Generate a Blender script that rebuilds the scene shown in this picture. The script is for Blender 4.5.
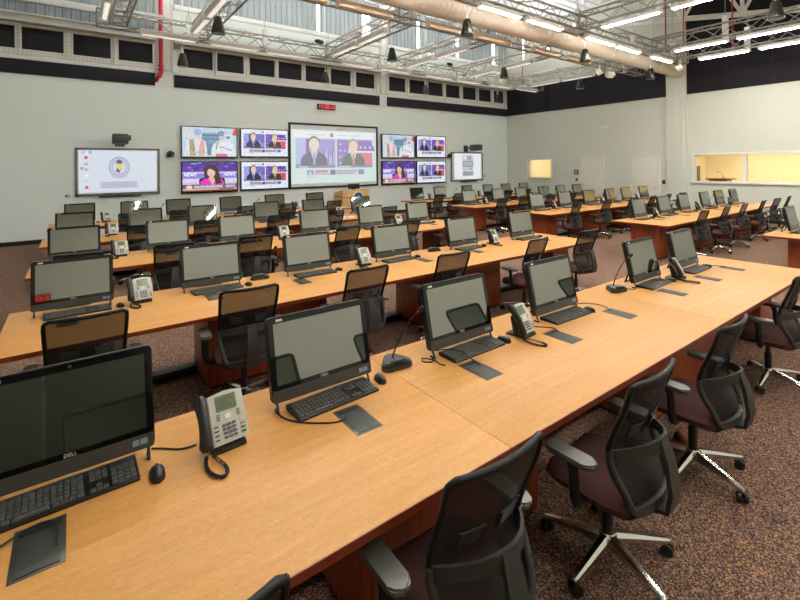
import bpy, bmesh, math, random
from mathutils import Vector, Matrix

for o in list(bpy.data.objects):
    bpy.data.objects.remove(o)
SC = bpy.context.scene
C = SC.collection
random.seed(7)
R = math.radians
PI = math.pi

# ------------------------------------------------------------------ camera
CAM_H = 1.95
cam_d = bpy.data.cameras.new('camera')
cam_d.sensor_fit = 'HORIZONTAL'
cam_d.sensor_width = 36.0
cam_d.lens = 442.85 / 800 * 36.0
cam_d.shift_y = -(300 - 166.28) / 800
cam_d.clip_end = 200
cam = bpy.data.objects.new('camera', cam_d)
C.objects.link(cam)
cam.matrix_world = (Matrix.Translation((0, 0, CAM_H)) @ Matrix.Rotation(-0.6346, 4, 'Z')
                    @ Matrix.Rotation(PI / 2, 4, 'X') @ Matrix.Rotation(-0.010, 4, 'Z'))
SC.camera = cam

# ------------------------------------------------------------------ world, exposure
w = bpy.data.worlds.new('world')
SC.world = w
w.use_nodes = True
w.node_tree.nodes['Background'].inputs[0].default_value = (0.75, 0.85, 1.0, 1)
w.node_tree.nodes['Background'].inputs[1].default_value = 1.0
SC.view_settings.view_transform = 'Standard'
SC.view_settings.look = 'None'
SC.view_settings.gamma = 1.0
SC.view_settings.use_curve_mapping = False
SC.view_settings.exposure = 0.5
SC.cycles.use_denoising = True
SC.cycles.max_bounces = 8
SC.cycles.diffuse_bounces = 4
SC.cycles.glossy_bounces = 4
SC.cycles.transparent_max_bounces = 16
SC.cycles.caustics_reflective = False
SC.cycles.caustics_refractive = False
SC.cycles.sample_clamp_indirect = 6.0

# lamp strengths (each lamp's emission lives in its builder below)
TUBE_DOWN = 88.0
TUBE_SOFT = 0.5
TUBE_UP = 7.0
ADDED_TRUSS_UP = 76.0  # for uplights added out of view to lift the front wall's brightness
ROOM_LAMP = 7.5
DAYLIGHT = 6.0
SCREEN = 0.62

# ------------------------------------------------------------------ colours, materials
def s(r, g, b):
    def f(c):
        c /= 255.0
        return c / 12.92 if c <= 0.04045 else ((c + 0.055) / 1.055) ** 2.4
    return (f(r), f(g), f(b), 1.0)

MATS = {}
def base_mat(name):
    m = bpy.data.materials.new(name)
    m.use_nodes = True
    MATS[name] = m
    nt = m.node_tree
    return m, nt, nt.nodes['Principled BSDF']

def N(nt, t, **kw):
    n = nt.nodes.new(t)
    for k, v in kw.items():
        setattr(n, k, v)
    return n

def mat(name, col, rough=0.5, metal=0.0, var=0.06, scale=30.0, bump=0.0, bscale=200.0, ior=None, coat=0.0, spec=None):
    """principled with a light procedural mottling of the colour and an optional fine bump"""
    m, nt, p = base_mat(name)
    L = nt.links.new
    tc = N(nt, 'ShaderNodeTexCoord')
    nz = N(nt, 'ShaderNodeTexNoise')
    nz.inputs['Scale'].default_value = scale
    nz.inputs['Detail'].default_value = 3
    L(tc.outputs['Object'], nz.inputs['Vector'])
    mx = N(nt, 'ShaderNodeMix', data_type='RGBA')
    L(nz.outputs['Fac'], mx.inputs[0])
    mx.inputs[6].default_value = tuple(max(0, c * (1 - var)) for c in col[:3]) + (1,)
    mx.inputs[7].default_value = tuple(min(1, c * (1 + var)) for c in col[:3]) + (1,)
    L(mx.outputs[2], p.inputs['Base Color'])
    p.inputs['Roughness'].default_value = rough
    p.inputs['Metallic'].default_value = metal
    if ior: p.inputs['IOR'].default_value = ior
    if coat: p.inputs['Coat Weight'].default_value = coat
    if spec is not None: p.inputs['Specular IOR Level'].default_value = spec
    if bump:
        n2 = N(nt, 'ShaderNodeTexNoise')
        n2.inputs['Scale'].default_value = bscale
        L(tc.outputs['Object'], n2.inputs['Vector'])
        b = N(nt, 'ShaderNodeBump')
        b.inputs['Strength'].default_value = bump
        b.inputs['Distance'].default_value = 0.002
        L(n2.outputs['Fac'], b.inputs['Height'])
        L(b.outputs['Normal'], p.inputs['Normal'])
    return m

def emit(name, col, strength):
    m, nt, p = base_mat(name)
    p.inputs['Base Color'].default_value = col
    p.inputs['Emission Color'].default_value = col
    p.inputs['Emission Strength'].default_value = strength
    return m

def wood(name, dark, light, rough, gscale=(1.2, 26, 26), coat=0.0, fleck=0.35):
    m, nt, p = base_mat(name)
    L = nt.links.new
    tc = N(nt, 'ShaderNodeTexCoord')
    mp = N(nt, 'ShaderNodeMapping')
    mp.inputs['Scale'].default_value = gscale
    L(tc.outputs['Object'], mp.inputs['Vector'])
    n1 = N(nt, 'ShaderNodeTexNoise'); n1.inputs['Scale'].default_value = 2.0; n1.inputs['Detail'].default_value = 5
    n1.inputs['Distortion'].default_value = 0.6
    L(mp.outputs[0], n1.inputs['Vector'])
    mp2 = N(nt, 'ShaderNodeMapping'); mp2.inputs['Scale'].default_value = (45, 160, 160)
    L(tc.outputs['Object'], mp2.inputs['Vector'])
    n2 = N(nt, 'ShaderNodeTexNoise'); n2.inputs['Scale'].default_value = 1.0; n2.inputs['Detail'].default_value = 2
    n2.inputs['Distortion'].default_value = 1.5
    L(mp2.outputs[0], n2.inputs['Vector'])
    mm = N(nt, 'ShaderNodeMix', data_type='FLOAT'); mm.inputs[0].default_value = fleck
    L(n1.outputs['Fac'], mm.inputs[2]); L(n2.outputs['Fac'], mm.inputs[3])
    cr = N(nt, 'ShaderNodeValToRGB')
    cr.color_ramp.elements[0].position = 0.32; cr.color_ramp.elements[0].color = dark
    cr.color_ramp.elements[1].position = 0.68; cr.color_ramp.elements[1].color = light
    L(mm.outputs[0], cr.inputs[0])
    L(cr.outputs[0], p.inputs['Base Color'])
    p.inputs['Roughness'].default_value = rough
    if coat:
        p.inputs['Coat Weight'].default_value = coat
        p.inputs['Coat Roughness'].default_value = 0.12
    return m

def carpet(name):
    m, nt, p = base_mat(name)
    L = nt.links.new
    tc = N(nt, 'ShaderNodeTexCoord')
    v = N(nt, 'ShaderNodeTexVoronoi'); v.inputs['Scale'].default_value = 150
    L(tc.outputs['Object'], v.inputs['Vector'])
    sp = N(nt, 'ShaderNodeSeparateColor'); L(v.outputs['Color'], sp.inputs[0])
    cr = N(nt, 'ShaderNodeValToRGB')
    cr.color_ramp.interpolation = 'CONSTANT'
    els = [(0, s(90, 62, 50)), (0.28, s(136, 106, 80)), (0.5, s(100, 92, 100)), (0.7, s(180, 140, 104)), (0.88, s(60, 46, 50))]
    cr.color_ramp.elements[0].color = els[0][1]
    cr.color_ramp.elements[1].position = els[1][0]; cr.color_ramp.elements[1].color = els[1][1]
    for pos, c in els[2:]:
        e = cr.color_ramp.elements.new(pos); e.color = c
    L(sp.outputs[0], cr.inputs[0])
    n = N(nt, 'ShaderNodeTexNoise'); n.inputs['Scale'].default_value = 1.6; n.inputs['Detail'].default_value = 3
    L(tc.outputs['Object'], n.inputs['Vector'])
    mr = N(nt, 'ShaderNodeMapRange'); mr.inputs[3].default_value = 0.92; mr.inputs[4].default_value = 1.08
    L(n.outputs['Fac'], mr.inputs[0])
    hs = N(nt, 'ShaderNodeHueSaturation'); L(mr.outputs[0], hs.inputs['Value']); L(cr.outputs[0], hs.inputs['Color'])
    L(hs.outputs[0], p.inputs['Base Color'])
    p.inputs['Roughness'].default_value = 0.95
    p.inputs['Specular IOR Level'].default_value = 0.1
    b = N(nt, 'ShaderNodeBump'); b.inputs['Strength'].default_value = 0.5; b.inputs['Distance'].default_value = 0.004
    L(v.outputs['Distance'], b.inputs['Height']); L(b.outputs['Normal'], p.inputs['Normal'])
    return m

def perforated(name, col, hole):
    m, nt, p = base_mat(name)
    L = nt.links.new
    tc = N(nt, 'ShaderNodeTexCoord')
    mp = N(nt, 'ShaderNodeMapping'); mp.inputs['Scale'].default_value = (11, 11, 11)
    L(tc.outputs['Object'], mp.inputs['Vector'])
    fr = N(nt, 'ShaderNodeVectorMath', operation='FRACTION'); L(mp.outputs[0], fr.inputs[0])
    sb = N(nt, 'ShaderNodeVectorMath', operation='SUBTRACT'); sb.inputs[1].default_value = (.5, .5, .5)
    L(fr.outputs[0], sb.inputs[0])
    ml = N(nt, 'ShaderNodeVectorMath', operation='MULTIPLY'); ml.inputs[1].default_value = (1, 0, 1)
    L(sb.outputs[0], ml.inputs[0])
    ln = N(nt, 'ShaderNodeVectorMath', operation='LENGTH'); L(ml.outputs[0], ln.inputs[0])
    lt = N(nt, 'ShaderNodeMath', operation='LESS_THAN'); lt.inputs[1].default_value = 0.13
    L(ln.outputs['Value'], lt.inputs[0])
    mx = N(nt, 'ShaderNodeMix', data_type='RGBA'); L(lt.outputs[0], mx.inputs[0])
    mx.inputs[6].default_value = col; mx.inputs[7].default_value = hole
    L(mx.outputs[2], p.inputs['Base Color'])
    p.inputs['Roughness'].default_value = 0.6
    return m

def mesh_fabric(name, col, transp):
    m, nt, p = base_mat(name)
    L = nt.links.new
    p.inputs['Base Color'].default_value = col
    p.inputs['Roughness'].default_value = 0.7
    tr = N(nt, 'ShaderNodeBsdfTransparent')
    tc = N(nt, 'ShaderNodeTexCoord')
    wv = N(nt, 'ShaderNodeTexWave'); wv.inputs['Scale'].default_value = 90; wv.bands_direction = 'Z'
    L(tc.outputs['Object'], wv.inputs['Vector'])
    mr = N(nt, 'ShaderNodeMapRange'); mr.inputs[3].default_value = transp - 0.1; mr.inputs[4].default_value = transp + 0.1
    L(wv.outputs['Fac'], mr.inputs[0])
    mx = N(nt, 'ShaderNodeMixShader'); L(mr.outputs[0], mx.inputs[0])
    L(p.outputs[0], mx.inputs[1]); L(tr.outputs[0], mx.inputs[2])
    L(mx.outputs[0], nt.nodes['Material Output'].inputs[0])
    return m

def glass_pane(name):
    m, nt, p = base_mat(name)
    L = nt.links.new
    nt.nodes.remove(p)
    tr = N(nt, 'ShaderNodeBsdfTransparent'); tr.inputs[0].default_value = (0.97, 0.98, 0.97, 1)
    gl = N(nt, 'ShaderNodeBsdfGlossy'); gl.inputs['Roughness'].default_value = 0.02
    fz = N(nt, 'ShaderNodeFresnel'); fz.inputs[0].default_value = 1.45
    mx = N(nt, 'ShaderNodeMixShader')
    L(fz.outputs[0], mx.inputs[0]); L(tr.outputs[0], mx.inputs[1]); L(gl.outputs[0], mx.inputs[2])
    L(mx.outputs[0], nt.nodes['Material Output'].inputs[0])
    return m

def print_mat(name, strength, rough=0.3, grain=0.04):
    """flat print: colour attribute on small flat shapes; strength > 0 for lit screens"""
    m, nt, p = base_mat(name)
    L = nt.links.new
    at = N(nt, 'ShaderNodeAttribute'); at.attribute_name = 'ink'
    if strength > 0:
        p.inputs['Base Color'].default_value = (0.02, 0.02, 0.02, 1)
        tc = N(nt, 'ShaderNodeTexCoord')
        nz = N(nt, 'ShaderNodeTexNoise'); nz.inputs['Scale'].default_value = 14; nz.inputs['Detail'].default_value = 4
        L(tc.outputs['Object'], nz.inputs['Vector'])
        mr = N(nt, 'ShaderNodeMapRange'); mr.inputs[1].default_value = 0.3; mr.inputs[2].default_value = 0.7
        mr.inputs[3].default_value = 1 - grain; mr.inputs[4].default_value = 1 + grain
        L(nz.outputs['Fac'], mr.inputs[0])
        hs = N(nt, 'ShaderNodeHueSaturation'); L(mr.outputs[0], hs.inputs['Value']); L(at.outputs['Color'], hs.inputs['Color'])
        L(hs.outputs[0], p.inputs['Emission Color'])
        p.inputs['Emission Strength'].default_value = strength
    else:
        L(at.outputs['Color'], p.inputs['Base Color'])
    p.inputs['Roughness'].default_value = rough
    return m

CREAM = s(240, 248, 243)
mat('wall_paint', CREAM, 0.7, var=0.015, scale=3, bump=0.05, bscale=120)
mat('wall_paint_warm_dimmed', s(206, 209, 195), 0.7, var=0.015, scale=3, bump=0.05, bscale=120)  # warm wall tone, darkened in the colour to offset strong lamp light there
mat('wall_paint_rear', s(220, 223, 206), 0.8, var=0.02, scale=3)
mat('white_steel', s(228, 228, 222), 0.45, var=0.02, scale=6)
mat('cladding', s(154, 161, 161), 0.5, var=0.03, scale=4)
mat('cladding_grey', s(152, 160, 163), 0.5, var=0.03, scale=4)
mat('roof_deck', s(224, 228, 228), 0.6, var=0.04, scale=3)
mat('acoustic_black', s(21, 19, 26), 0.9, var=0.12, scale=25, bump=0.3, bscale=300)
mat('black_trim', s(18, 17, 19), 0.55)
perforated('perforated_board', s(222, 220, 210), s(150, 146, 136))
carpet('carpet')
wood('maple', s(189, 130, 64), s(214, 159, 88), 0.42, gscale=(1.0, 14, 14), fleck=0.6)
MATS['maple'].node_tree.nodes['Principled BSDF'].inputs['Specular IOR Level'].default_value = 0.35
wood('edge_cherry', s(104, 36, 14), s(140, 56, 24), 0.35, fleck=0.2)
wood('cherry', s(112, 44, 20), s(164, 74, 34), 0.35, gscale=(26, 26, 1.4), coat=0.15, fleck=0.2)
wood('podium_oak', s(200, 156, 100), s(226, 186, 130), 0.4, gscale=(20, 20, 1.5))
mat('black_plastic', s(20, 20, 20), 0.36)
mat('chair_black', s(14, 14, 14), 0.5, spec=0.3)
mat('black_gloss', s(10, 10, 10), 0.08, var=0.02)
mat('black_matte', s(20, 20, 21), 0.6)
mat('dark_grey', s(58, 58, 54), 0.42)
mat('charcoal', s(46, 48, 42), 0.5, bump=0.1, bscale=500)
mat('key_black', s(84, 84, 80), 0.35)
mat('silver_plastic', s(190, 190, 180), 0.4)
mat('light_plastic', s(226, 226, 214), 0.45)
mat('chrome', s(206, 206, 202), 0.2, metal=1.0, var=0.02)
mat('aluminium', s(176, 176, 172), 0.35, metal=1.0)
mat('arm_pad', s(84, 85, 76), 0.33)
mat('seat_fabric', s(86, 57, 53), 0.95, var=0.35, scale=260, bump=0.5, bscale=500, spec=0.1)
mesh_fabric('chair_mesh', s(11, 10, 10), 0.14)
mat('screen_glass', s(42, 49, 31), 0.03, var=0.01, scale=2, ior=3.5)
mat('screen_on', s(12, 12, 14), 0.1)
mat('lcd_green', s(98, 114, 76), 0.2)
mat('lcd_dark', s(58, 70, 50), 0.2)
mat('lcd_blue', s(150, 180, 205), 0.2)
mat('hatch_metal', s(66, 66, 58), 0.35, metal=0.4)
mat('sticker', s(214, 210, 186), 0.5)
mat('sticker_blue', s(120, 140, 170), 0.4)
mat('red_paint', s(176, 22, 34), 0.3)
mat('duct_metal', s(226, 214, 196), 0.42, metal=0.25, var=0.04, scale=5)
mat('truss_alu', s(150, 148, 142), 0.6, metal=0.1)
mat('tan_steel', s(216, 196, 168), 0.45)
mat('speaker_black', s(42, 39, 29), 0.3, metal=0.5)
mat('speaker_brass', s(118, 108, 78), 0.3, metal=0.5)
mat('door_paint', s(220, 217, 202), 0.5, var=0.01)
mat('board_frame', s(120, 118, 108), 0.35, metal=0.4)
mat('board_white', s(235, 238, 240), 0.3, var=0.01)
mat('room_yellow', s(236, 222, 186), 0.8, var=0.02, scale=4)
mat('paper', s(232, 230, 224), 0.7)
emit('tube_down', (1.0, 0.975, 0.93, 1), TUBE_DOWN)
emit('tube_soft', (1.0, 0.96, 0.90, 1), TUBE_SOFT)
emit('added_truss_uplight', (0.98, 0.985, 0.98, 1), ADDED_TRUSS_UP)
emit('tube_up', (1.0, 0.96, 0.90, 1), TUBE_UP)
emit('panel_lamp', (1.0, 0.92, 0.74, 1), ROOM_LAMP)
emit('daylight_slit', (0.93, 0.92, 1.0, 1), DAYLIGHT)
emit('led_red', s(255, 40, 60), 1.1)
emit('exit_red', s(255, 20, 20), 1.6)
glass_pane('pane_glass')
print_mat('screen_print', SCREEN, grain=0.2)
print_mat('board_print', 0.6, 0.3)
print_mat('ink_print', 0)

# ------------------------------------------------------------------ mesh helpers
def finish(bm, smooth=True, angle=35):
    me = bpy.data.meshes.new('m')
    bmesh.ops.recalc_face_normals(bm, faces=bm.faces)
    bm.to_mesh(me); bm.free()
    if smooth:
        for p in me.polygons: p.use_smooth = True
        me.set_sharp_from_angle(angle=R(angle))
    return me

def obj(name, bm, m, parent=None, smooth=True, angle=35, **props):
    me = finish(bm, smooth, angle) if isinstance(bm, bmesh.types.BMesh) else bm
    if not me.materials: me.materials.append(MATS[m])
    o = bpy.data.objects.new(name, me)
    me.name = name
    C.objects.link(o)
    if parent is not None: o.parent = parent
    for k, v in props.items(): o[k] = v
    return o

def thing(name, label, cat, loc=(0, 0, 0), rz=0.0, group=None):
    o = bpy.data.objects.new(name, None)
    C.objects.link(o)
    o.empty_display_size = 0.1
    o.location = loc; o.rotation_euler = (0, 0, rz)
    tag(o, label, cat, group)
    return o

def tag(o, label, cat, group=None):
    o['label'] = label; o['category'] = cat
    if group: o['group'] = group
    return o

def struct(name, bm, m, **kw):
    o = obj(name, bm, m, **kw); o['kind'] = 'structure'
    return o

def copy_tree(o, parent=None):
    c = o.copy(); C.objects.link(c)
    if parent is not None: c.parent = parent
    for ch in list(o.children): copy_tree(ch, c)
    return c

def nb(): return bmesh.new()

def box(bm, c, d, bev=0.0, seg=2, M=None):
    mt = Matrix.Translation(c) @ Matrix.Diagonal((d[0], d[1], d[2], 1))
    if M is not None: mt = M @ mt
    r = bmesh.ops.create_cube(bm, size=1, matrix=mt)
    if bev > 0:
        es = set()
        for v in r['verts']:
            for e in v.link_edges: es.add(e)
        bmesh.ops.bevel(bm, geom=list(es), offset=bev, segments=seg, affect='EDGES', profile=0.6)
    return bm

def bx(x0, x1, y0, y1, z0, z1, bev=0.0, seg=2, bm=None):
    bm = bm or nb()
    return box(bm, ((x0 + x1) / 2, (y0 + y1) / 2, (z0 + z1) / 2), (abs(x1 - x0), abs(y1 - y0), abs(z1 - z0)), bev, seg)

def tube(bm, pts, rad, n=8, closed=False, cap=True, flat=1.0):
    pts = [Vector(p) for p in pts]
    k = len(pts)
    rads = rad if isinstance(rad, (list, tuple)) else [rad] * k
    rings = []
    up = None
    for i, p in enumerate(pts):
        if closed: t = (pts[(i + 1) % k] - pts[i - 1])
        elif i == 0: t = pts[1] - p
        elif i == k - 1: t = p - pts[i - 1]
        else: t = pts[i + 1] - pts[i - 1]
        t.normalize()
        if up is None:
            up = Vector((0, 0, 1)) if abs(t.z) < 0.9 else Vector((0, 1, 0))
        a = t.cross(up)
        if a.length < 1e-5: a = t.cross(Vector((1, 0, 0)))
        a.normalize(); b = a.cross(t).normalized(); up = b
        rings.append([bm.verts.new(p + (a * math.cos(2 * PI * j / n) + b * flat * math.sin(2 * PI * j / n)) * rads[i]) for j in range(n)])
    for i in range(k if closed else k - 1):
        A, B = rings[i], rings[(i + 1) % k]
        for j in range(n):
            bm.faces.new((A[j], A[(j + 1) % n], B[(j + 1) % n], B[j]))
    if cap and not closed:
        bm.faces.new(rings[0][::-1]); bm.faces.new(rings[-1])
    return bm

def lathe(bm, prof, n=16, loc=(0, 0, 0), M=None):
    rings = []
    for r, z in prof:
        rings.append([Vector((r * math.cos(2 * PI * j / n), r * math.sin(2 * PI * j / n), z)) for j in range(n)])
    L = Vector(loc)
    vs = [[bm.verts.new((M @ v if M is not None else v) + L) for v in ring] for ring in rings]
    for A, B in zip(vs, vs[1:]):
        for j in range(n):
            bm.faces.new((A[j], A[(j + 1) % n], B[(j + 1) % n], B[j]))
    if prof[0][0] > 1e-6: bm.faces.new(vs[0][::-1])
    if prof[-1][0] > 1e-6: bm.faces.new(vs[-1])
    bmesh.ops.remove_doubles(bm, verts=bm.verts, dist=1e-6)
    return bm

def prism(bm, poly, z0, z1, M=None, bev=0.0):
    a = [bm.verts.new((M @ Vector((x, y, z0))) if M is not None else (x, y, z0)) for x, y in poly]
    b = [bm.verts.new((M @ Vector((x, y, z1))) if M is not None else (x, y, z1)) for x, y in poly]
    n = len(poly)
    fs = [bm.faces.new(a[::-1]), bm.faces.new(b)]
    for i in range(n):
        fs.append(bm.faces.new((a[i], a[(i + 1) % n], b[(i + 1) % n], b[i])))
    if bev > 0:
        es = {e for f in fs[:2] for e in f.edges}
        bmesh.ops.bevel(bm, geom=list(es), offset=bev, segments=2, affect='EDGES')
    return bm

def rrect(w, h, r, n=5, cx=0, cy=0):
    out = []
    for (sx, sy, a0) in ((1, 1, 0), (-1, 1, 90), (-1, -1, 180), (1, -1, 270)):
        for i in range(n + 1):
            a = R(a0 + 90 * i / n)
            out.append((cx + sx * (w / 2 - r) + r * math.cos(a), cy + sy * (h / 2 - r) + r * math.sin(a)))
    return out

def ellipse(cx, cy, rx, ry, n=18, a0=0, a1=360):
    if a1 - a0 >= 360:
        return [(cx + rx * math.cos(2 * PI * i / n), cy + ry * math.sin(2 * PI * i / n)) for i in range(n)]
    return [(cx + rx * math.cos(R(a0 + (a1 - a0) * i / n)), cy + ry * math.sin(R(a0 + (a1 - a0) * i / n))) for i in range(n + 1)]

def rect(x0, y0, x1, y1): return [(x0, y0), (x1, y0), (x1, y1), (x0, y1)]

def ink_mesh(shapes, W, H, step=0.0004):
    """flat coloured shapes (unit square, x right, y up) stacked a hair apart, facing -Y"""
    vs, fs, cols = [], [], []
    for i, (poly, col) in enumerate(shapes):
        b = len(vs)
        for x, y in poly: vs.append(((x - 0.5) * W, -step * (i + 1), (y - 0.5) * H))
        fs.append(tuple(range(b, b + len(poly)))); cols.append(col)
    me = bpy.data.meshes.new('ink')
    me.from_pydata(vs, [], fs)
    at = me.color_attributes.new('ink', 'FLOAT_COLOR', 'CORNER')
    k = 0
    for f, c in zip(me.polygons, cols):
        for _ in range(f.loop_total):
            at.data[k].color = c; k += 1
    return me

TXT = {}
def text_mesh(body, size, extrude=0.0005, align='CENTER'):
    key = (body, size, extrude, align)
    if key in TXT: return TXT[key]
    cu = bpy.data.curves.new('t', 'FONT')
    cu.body = body; cu.size = size; cu.extrude = extrude; cu.align_x = align; cu.align_y = 'CENTER'
    cu.resolution_u = 3
    o = bpy.data.objects.new('t', cu)
    C.objects.link(o)
    bpy.context.view_layer.update()
    me = bpy.data.meshes.new_from_object(o.evaluated_get(bpy.context.evaluated_depsgraph_get()))
    bpy.data.objects.remove(o); bpy.data.curves.remove(cu)
    TXT[key] = me
    return me

def text(name, body, size, m, parent, loc, rot, extrude=0.0005):
    me = text_mesh(body, size, extrude)
    if not me.materials: me.materials.append(MATS[m])
    o = bpy.data.objects.new(name, me)
    C.objects.link(o); o.parent = parent; o.location = loc; o.rotation_euler = rot
    return o

ORD = ['leftmost', 'second', 'third', 'fourth', 'fifth', 'sixth', 'seventh', 'eighth', 'ninth', 'tenth', 'eleventh', 'twelfth']

# ================================================================== the setting
XL, RX, YB, FY, ZC = -5.0, 17.96, -4.0, 15.08, 8.6

struct('floor', bx(XL, RX, YB, FY, -0.2, 0.0), 'carpet', smooth=False)
roof = struct('ceiling', bx(XL, RX, YB, FY, ZC, ZC + 0.2), 'roof_deck', smooth=False)
bm = nb()
for i in range(46):
    y = YB + 0.2 + i * 0.415
    prism(bm, [(y, ZC + 0.01), (y + 0.05, ZC - 0.05), (y + 0.17, ZC - 0.05), (y + 0.22, ZC + 0.01)], XL, RX,
          M=Matrix(((0, 0, 1, 0), (1, 0, 0, 0), (0, 1, 0, 0), (0, 0, 0, 1))))
obj('deck_rib', bm, 'roof_deck', roof, smooth=False, kind='stuff')
for x in (-2.2, 2.28, 6.2, 10.26, 14.2):
    bm = bx(x - 0.1, x + 0.1, YB, FY, ZC - 0.13, ZC - 0.10)
    bx(x - 0.1, x + 0.1, YB, FY, ZC - 0.45, ZC - 0.42, bm=bm)
    bx(x - 0.012, x + 0.012, YB, FY, ZC - 0.44, ZC - 0.11, bm=bm)
    obj('roof_beam', bm, 'white_steel', roof, smooth=False)

wall_front = struct('wall_front', bx(XL - 0.2, RX + 0.2, FY, FY + 0.2, 0, ZC), 'wall_paint', smooth=False)
struct('wall_left', bx(XL - 0.2, XL, YB, FY, 0, ZC), 'wall_paint', smooth=False)
wall_rear = struct('wall_back', bx(XL - 0.2, RX + 0.2, YB - 0.2, YB, 0, ZC), 'wall_paint_rear', smooth=False)
WB = (3.45, 6.56, 1.30, 2.25)
WS = (12.44, 13.79, 1.33, 2.20)
bm = nb()
T = 0.2
for (y0, y1, z0, z1) in ((YB, WB[0], 0, ZC), (WB[0], WB[1], 0, WB[2]), (WB[0], WB[1], WB[3], ZC), (WB[1], WS[0], 0, ZC),
                         (WS[0], WS[1], 0, WS[2]), (WS[0], WS[1], WS[3], ZC), (WS[1], FY, 0, ZC)):
    bx(RX, RX + T, y0, y1, z0, z1, bm=bm)
bmesh.ops.remove_doubles(bm, verts=bm.verts, dist=1e-5)
wall_right = struct('wall_right', bm, 'wall_paint_warm_dimmed', smooth=False)

# baseboards
struct('baseboard_front', bx(XL, RX, FY - 0.012, FY, 0, 0.11, 0.003), 'black_trim')
bm = bx(RX - 0.012, RX, YB, 7.70, 0, 0.11)
bx(RX - 0.012, RX, 8.86, 9.88, 0, 0.11, bm=bm); bx(RX - 0.012, RX, 11.04, FY - 0.013, 0, 0.11, bm=bm)
struct('baseboard_right', bm, 'black_trim')
struct('baseboard_left', bx(XL, XL + 0.012, YB, FY, 0, 0.11), 'black_trim')

# --- upper part of the front wall
COLS = ((1.98, 2.50), (10.07, 10.46))
for (a, b) in ((XL, 1.98), (2.50, 10.07), (10.46, RX)):
    obj('black_strip', bx(a, b, FY - 0.05, FY, 4.45, 4.82, 0.004), 'acoustic_black', wall_front)
    obj('ledge', bx(a, b, FY - 0.07, FY, 4.825, 4.925, 0.006), 'white_steel', wall_front)
for (a, b) in COLS:
    c = obj('column', bx(a + 0.02, b - 0.02, FY - 0.09, FY, 4.93, ZC), 'white_steel', wall_front, smooth=False)
    bm = bx(a + 0.03, a + 0.09, FY - 0.13, FY - 0.09, 4.93, 8.1); bx(b - 0.09, b - 0.03, FY - 0.13, FY - 0.09, 4.93, 8.1, bm=bm)
    obj('flange', bm, 'perforated_board', c, smooth=False)
lefts = [-4.2, -3.13, -2.06, -1.06, 0.01, 1.06, 2.76, 3.74, 4.80, 5.81, 6.83, 7.85, 8.95, 10.53, 11.60, 12.64, 13.70, 14.78, 15.85, 16.93]
for x in lefts:
    wd = 0.86 if x < 16.9 else 0.70
    p = obj('acoustic_panel', bx(x, x + wd, FY - 0.04, FY, 5.09, 5.67, 0.004), 'acoustic_black', wall_front)
    bm = bx(x - 0.075, x, FY - 0.07, FY, 4.93, 5.745)
    bx(x + wd, x + wd + 0.075, FY - 0.07, FY, 4.93, 5.745, bm=bm)
    bx(x, x + wd, FY - 0.07, FY, 4.93, 5.09, bm=bm)
    bx(x, x + wd, FY - 0.07, FY, 5.67, 5.745, bm=bm)
    obj('panel_frame', bm, 'perforated_board', p, smooth=False)
    obj('stud', bx(x + wd + 0.082, x + wd + 0.122, FY - 0.11, FY, 4.93, 5.745), 'white_steel', wall_front, smooth=False)
for (a, b) in ((XL, 1.98), (2.50, 10.07), (10.46, RX)):
    bm = bx(a, b, FY - 0.28, FY, 5.95, 5.99); bx(a, b, FY - 0.28, FY, 5.76, 5.80, bm=bm)
    bx(a, b, FY - 0.16, FY - 0.10, 5.79, 5.96, bm=bm)
    obj('beam', bm, 'white_steel', wall_front, smooth=False)

def ribbed(bm, x0, x1, z0, z1, y, pitch=0.2, d=0.03):
    pts, x = [], x0
    while x < x1 - 1e-6:
        for dx, dd in ((0, 0), (pitch * 0.55, 0), (pitch * 0.65, d), (pitch * 0.9, d)):
            if x + dx < x1: pts.append((x + dx, y - dd))
        x += pitch
    pts.append((x1, y))
    a = [bm.verts.new((px, py, z0)) for px, py in pts]; b = [bm.verts.new((px, py, z1)) for px, py in pts]
    for i in range(len(pts) - 1): bm.faces.new((a[i], a[i + 1], b[i + 1], b[i]))
    # closed top, bottom and ends against the wall
    e0 = [bm.verts.new((x0, FY, z)) for z in (z0, z1)]; e1 = [bm.verts.new((x1, FY, z)) for z in (z0, z1)]
    bm.faces.new([e1[0], e0[0]] + a); bm.faces.new([e0[1], e1[1]] + b[::-1])
    return bm

x = XL
while x < 1.9:
    obj('cladding_sheet', ribbed(nb(), x, min(x + 1.16, 1.98), 6.0, 6.33, FY - 0.02), 'cladding_grey', wall_front, smooth=False)
    x += 1.165
obj('girt', bx(XL, 1.98, FY - 0.12, FY, 6.34, 6.52, 0.006), 'white_steel', wall_front)
for (a, b) in ((2.50, 10.07), (10.46, RX)):
    obj('girt', bx(a, b, FY - 0.16, FY, 6.82, 6.96, 0.006), 'white_steel', wall_front)
    x = a
    while x < b - 0.01:
        obj('cladding_sheet', ribbed(nb(), x, min(x + 0.97, b), 6.97, ZC - 0.01, FY - 0.02), 'cladding', wall_front, smooth=False)
        x += 0.975
x = XL
while x < 1.9:
    obj('cladding_sheet', ribbed(nb(), x, min(x + 1.16, 1.98), 6.53, ZC - 0.01, FY - 0.02), 'cladding', wall_front, smooth=False)
    x += 1.165

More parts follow.
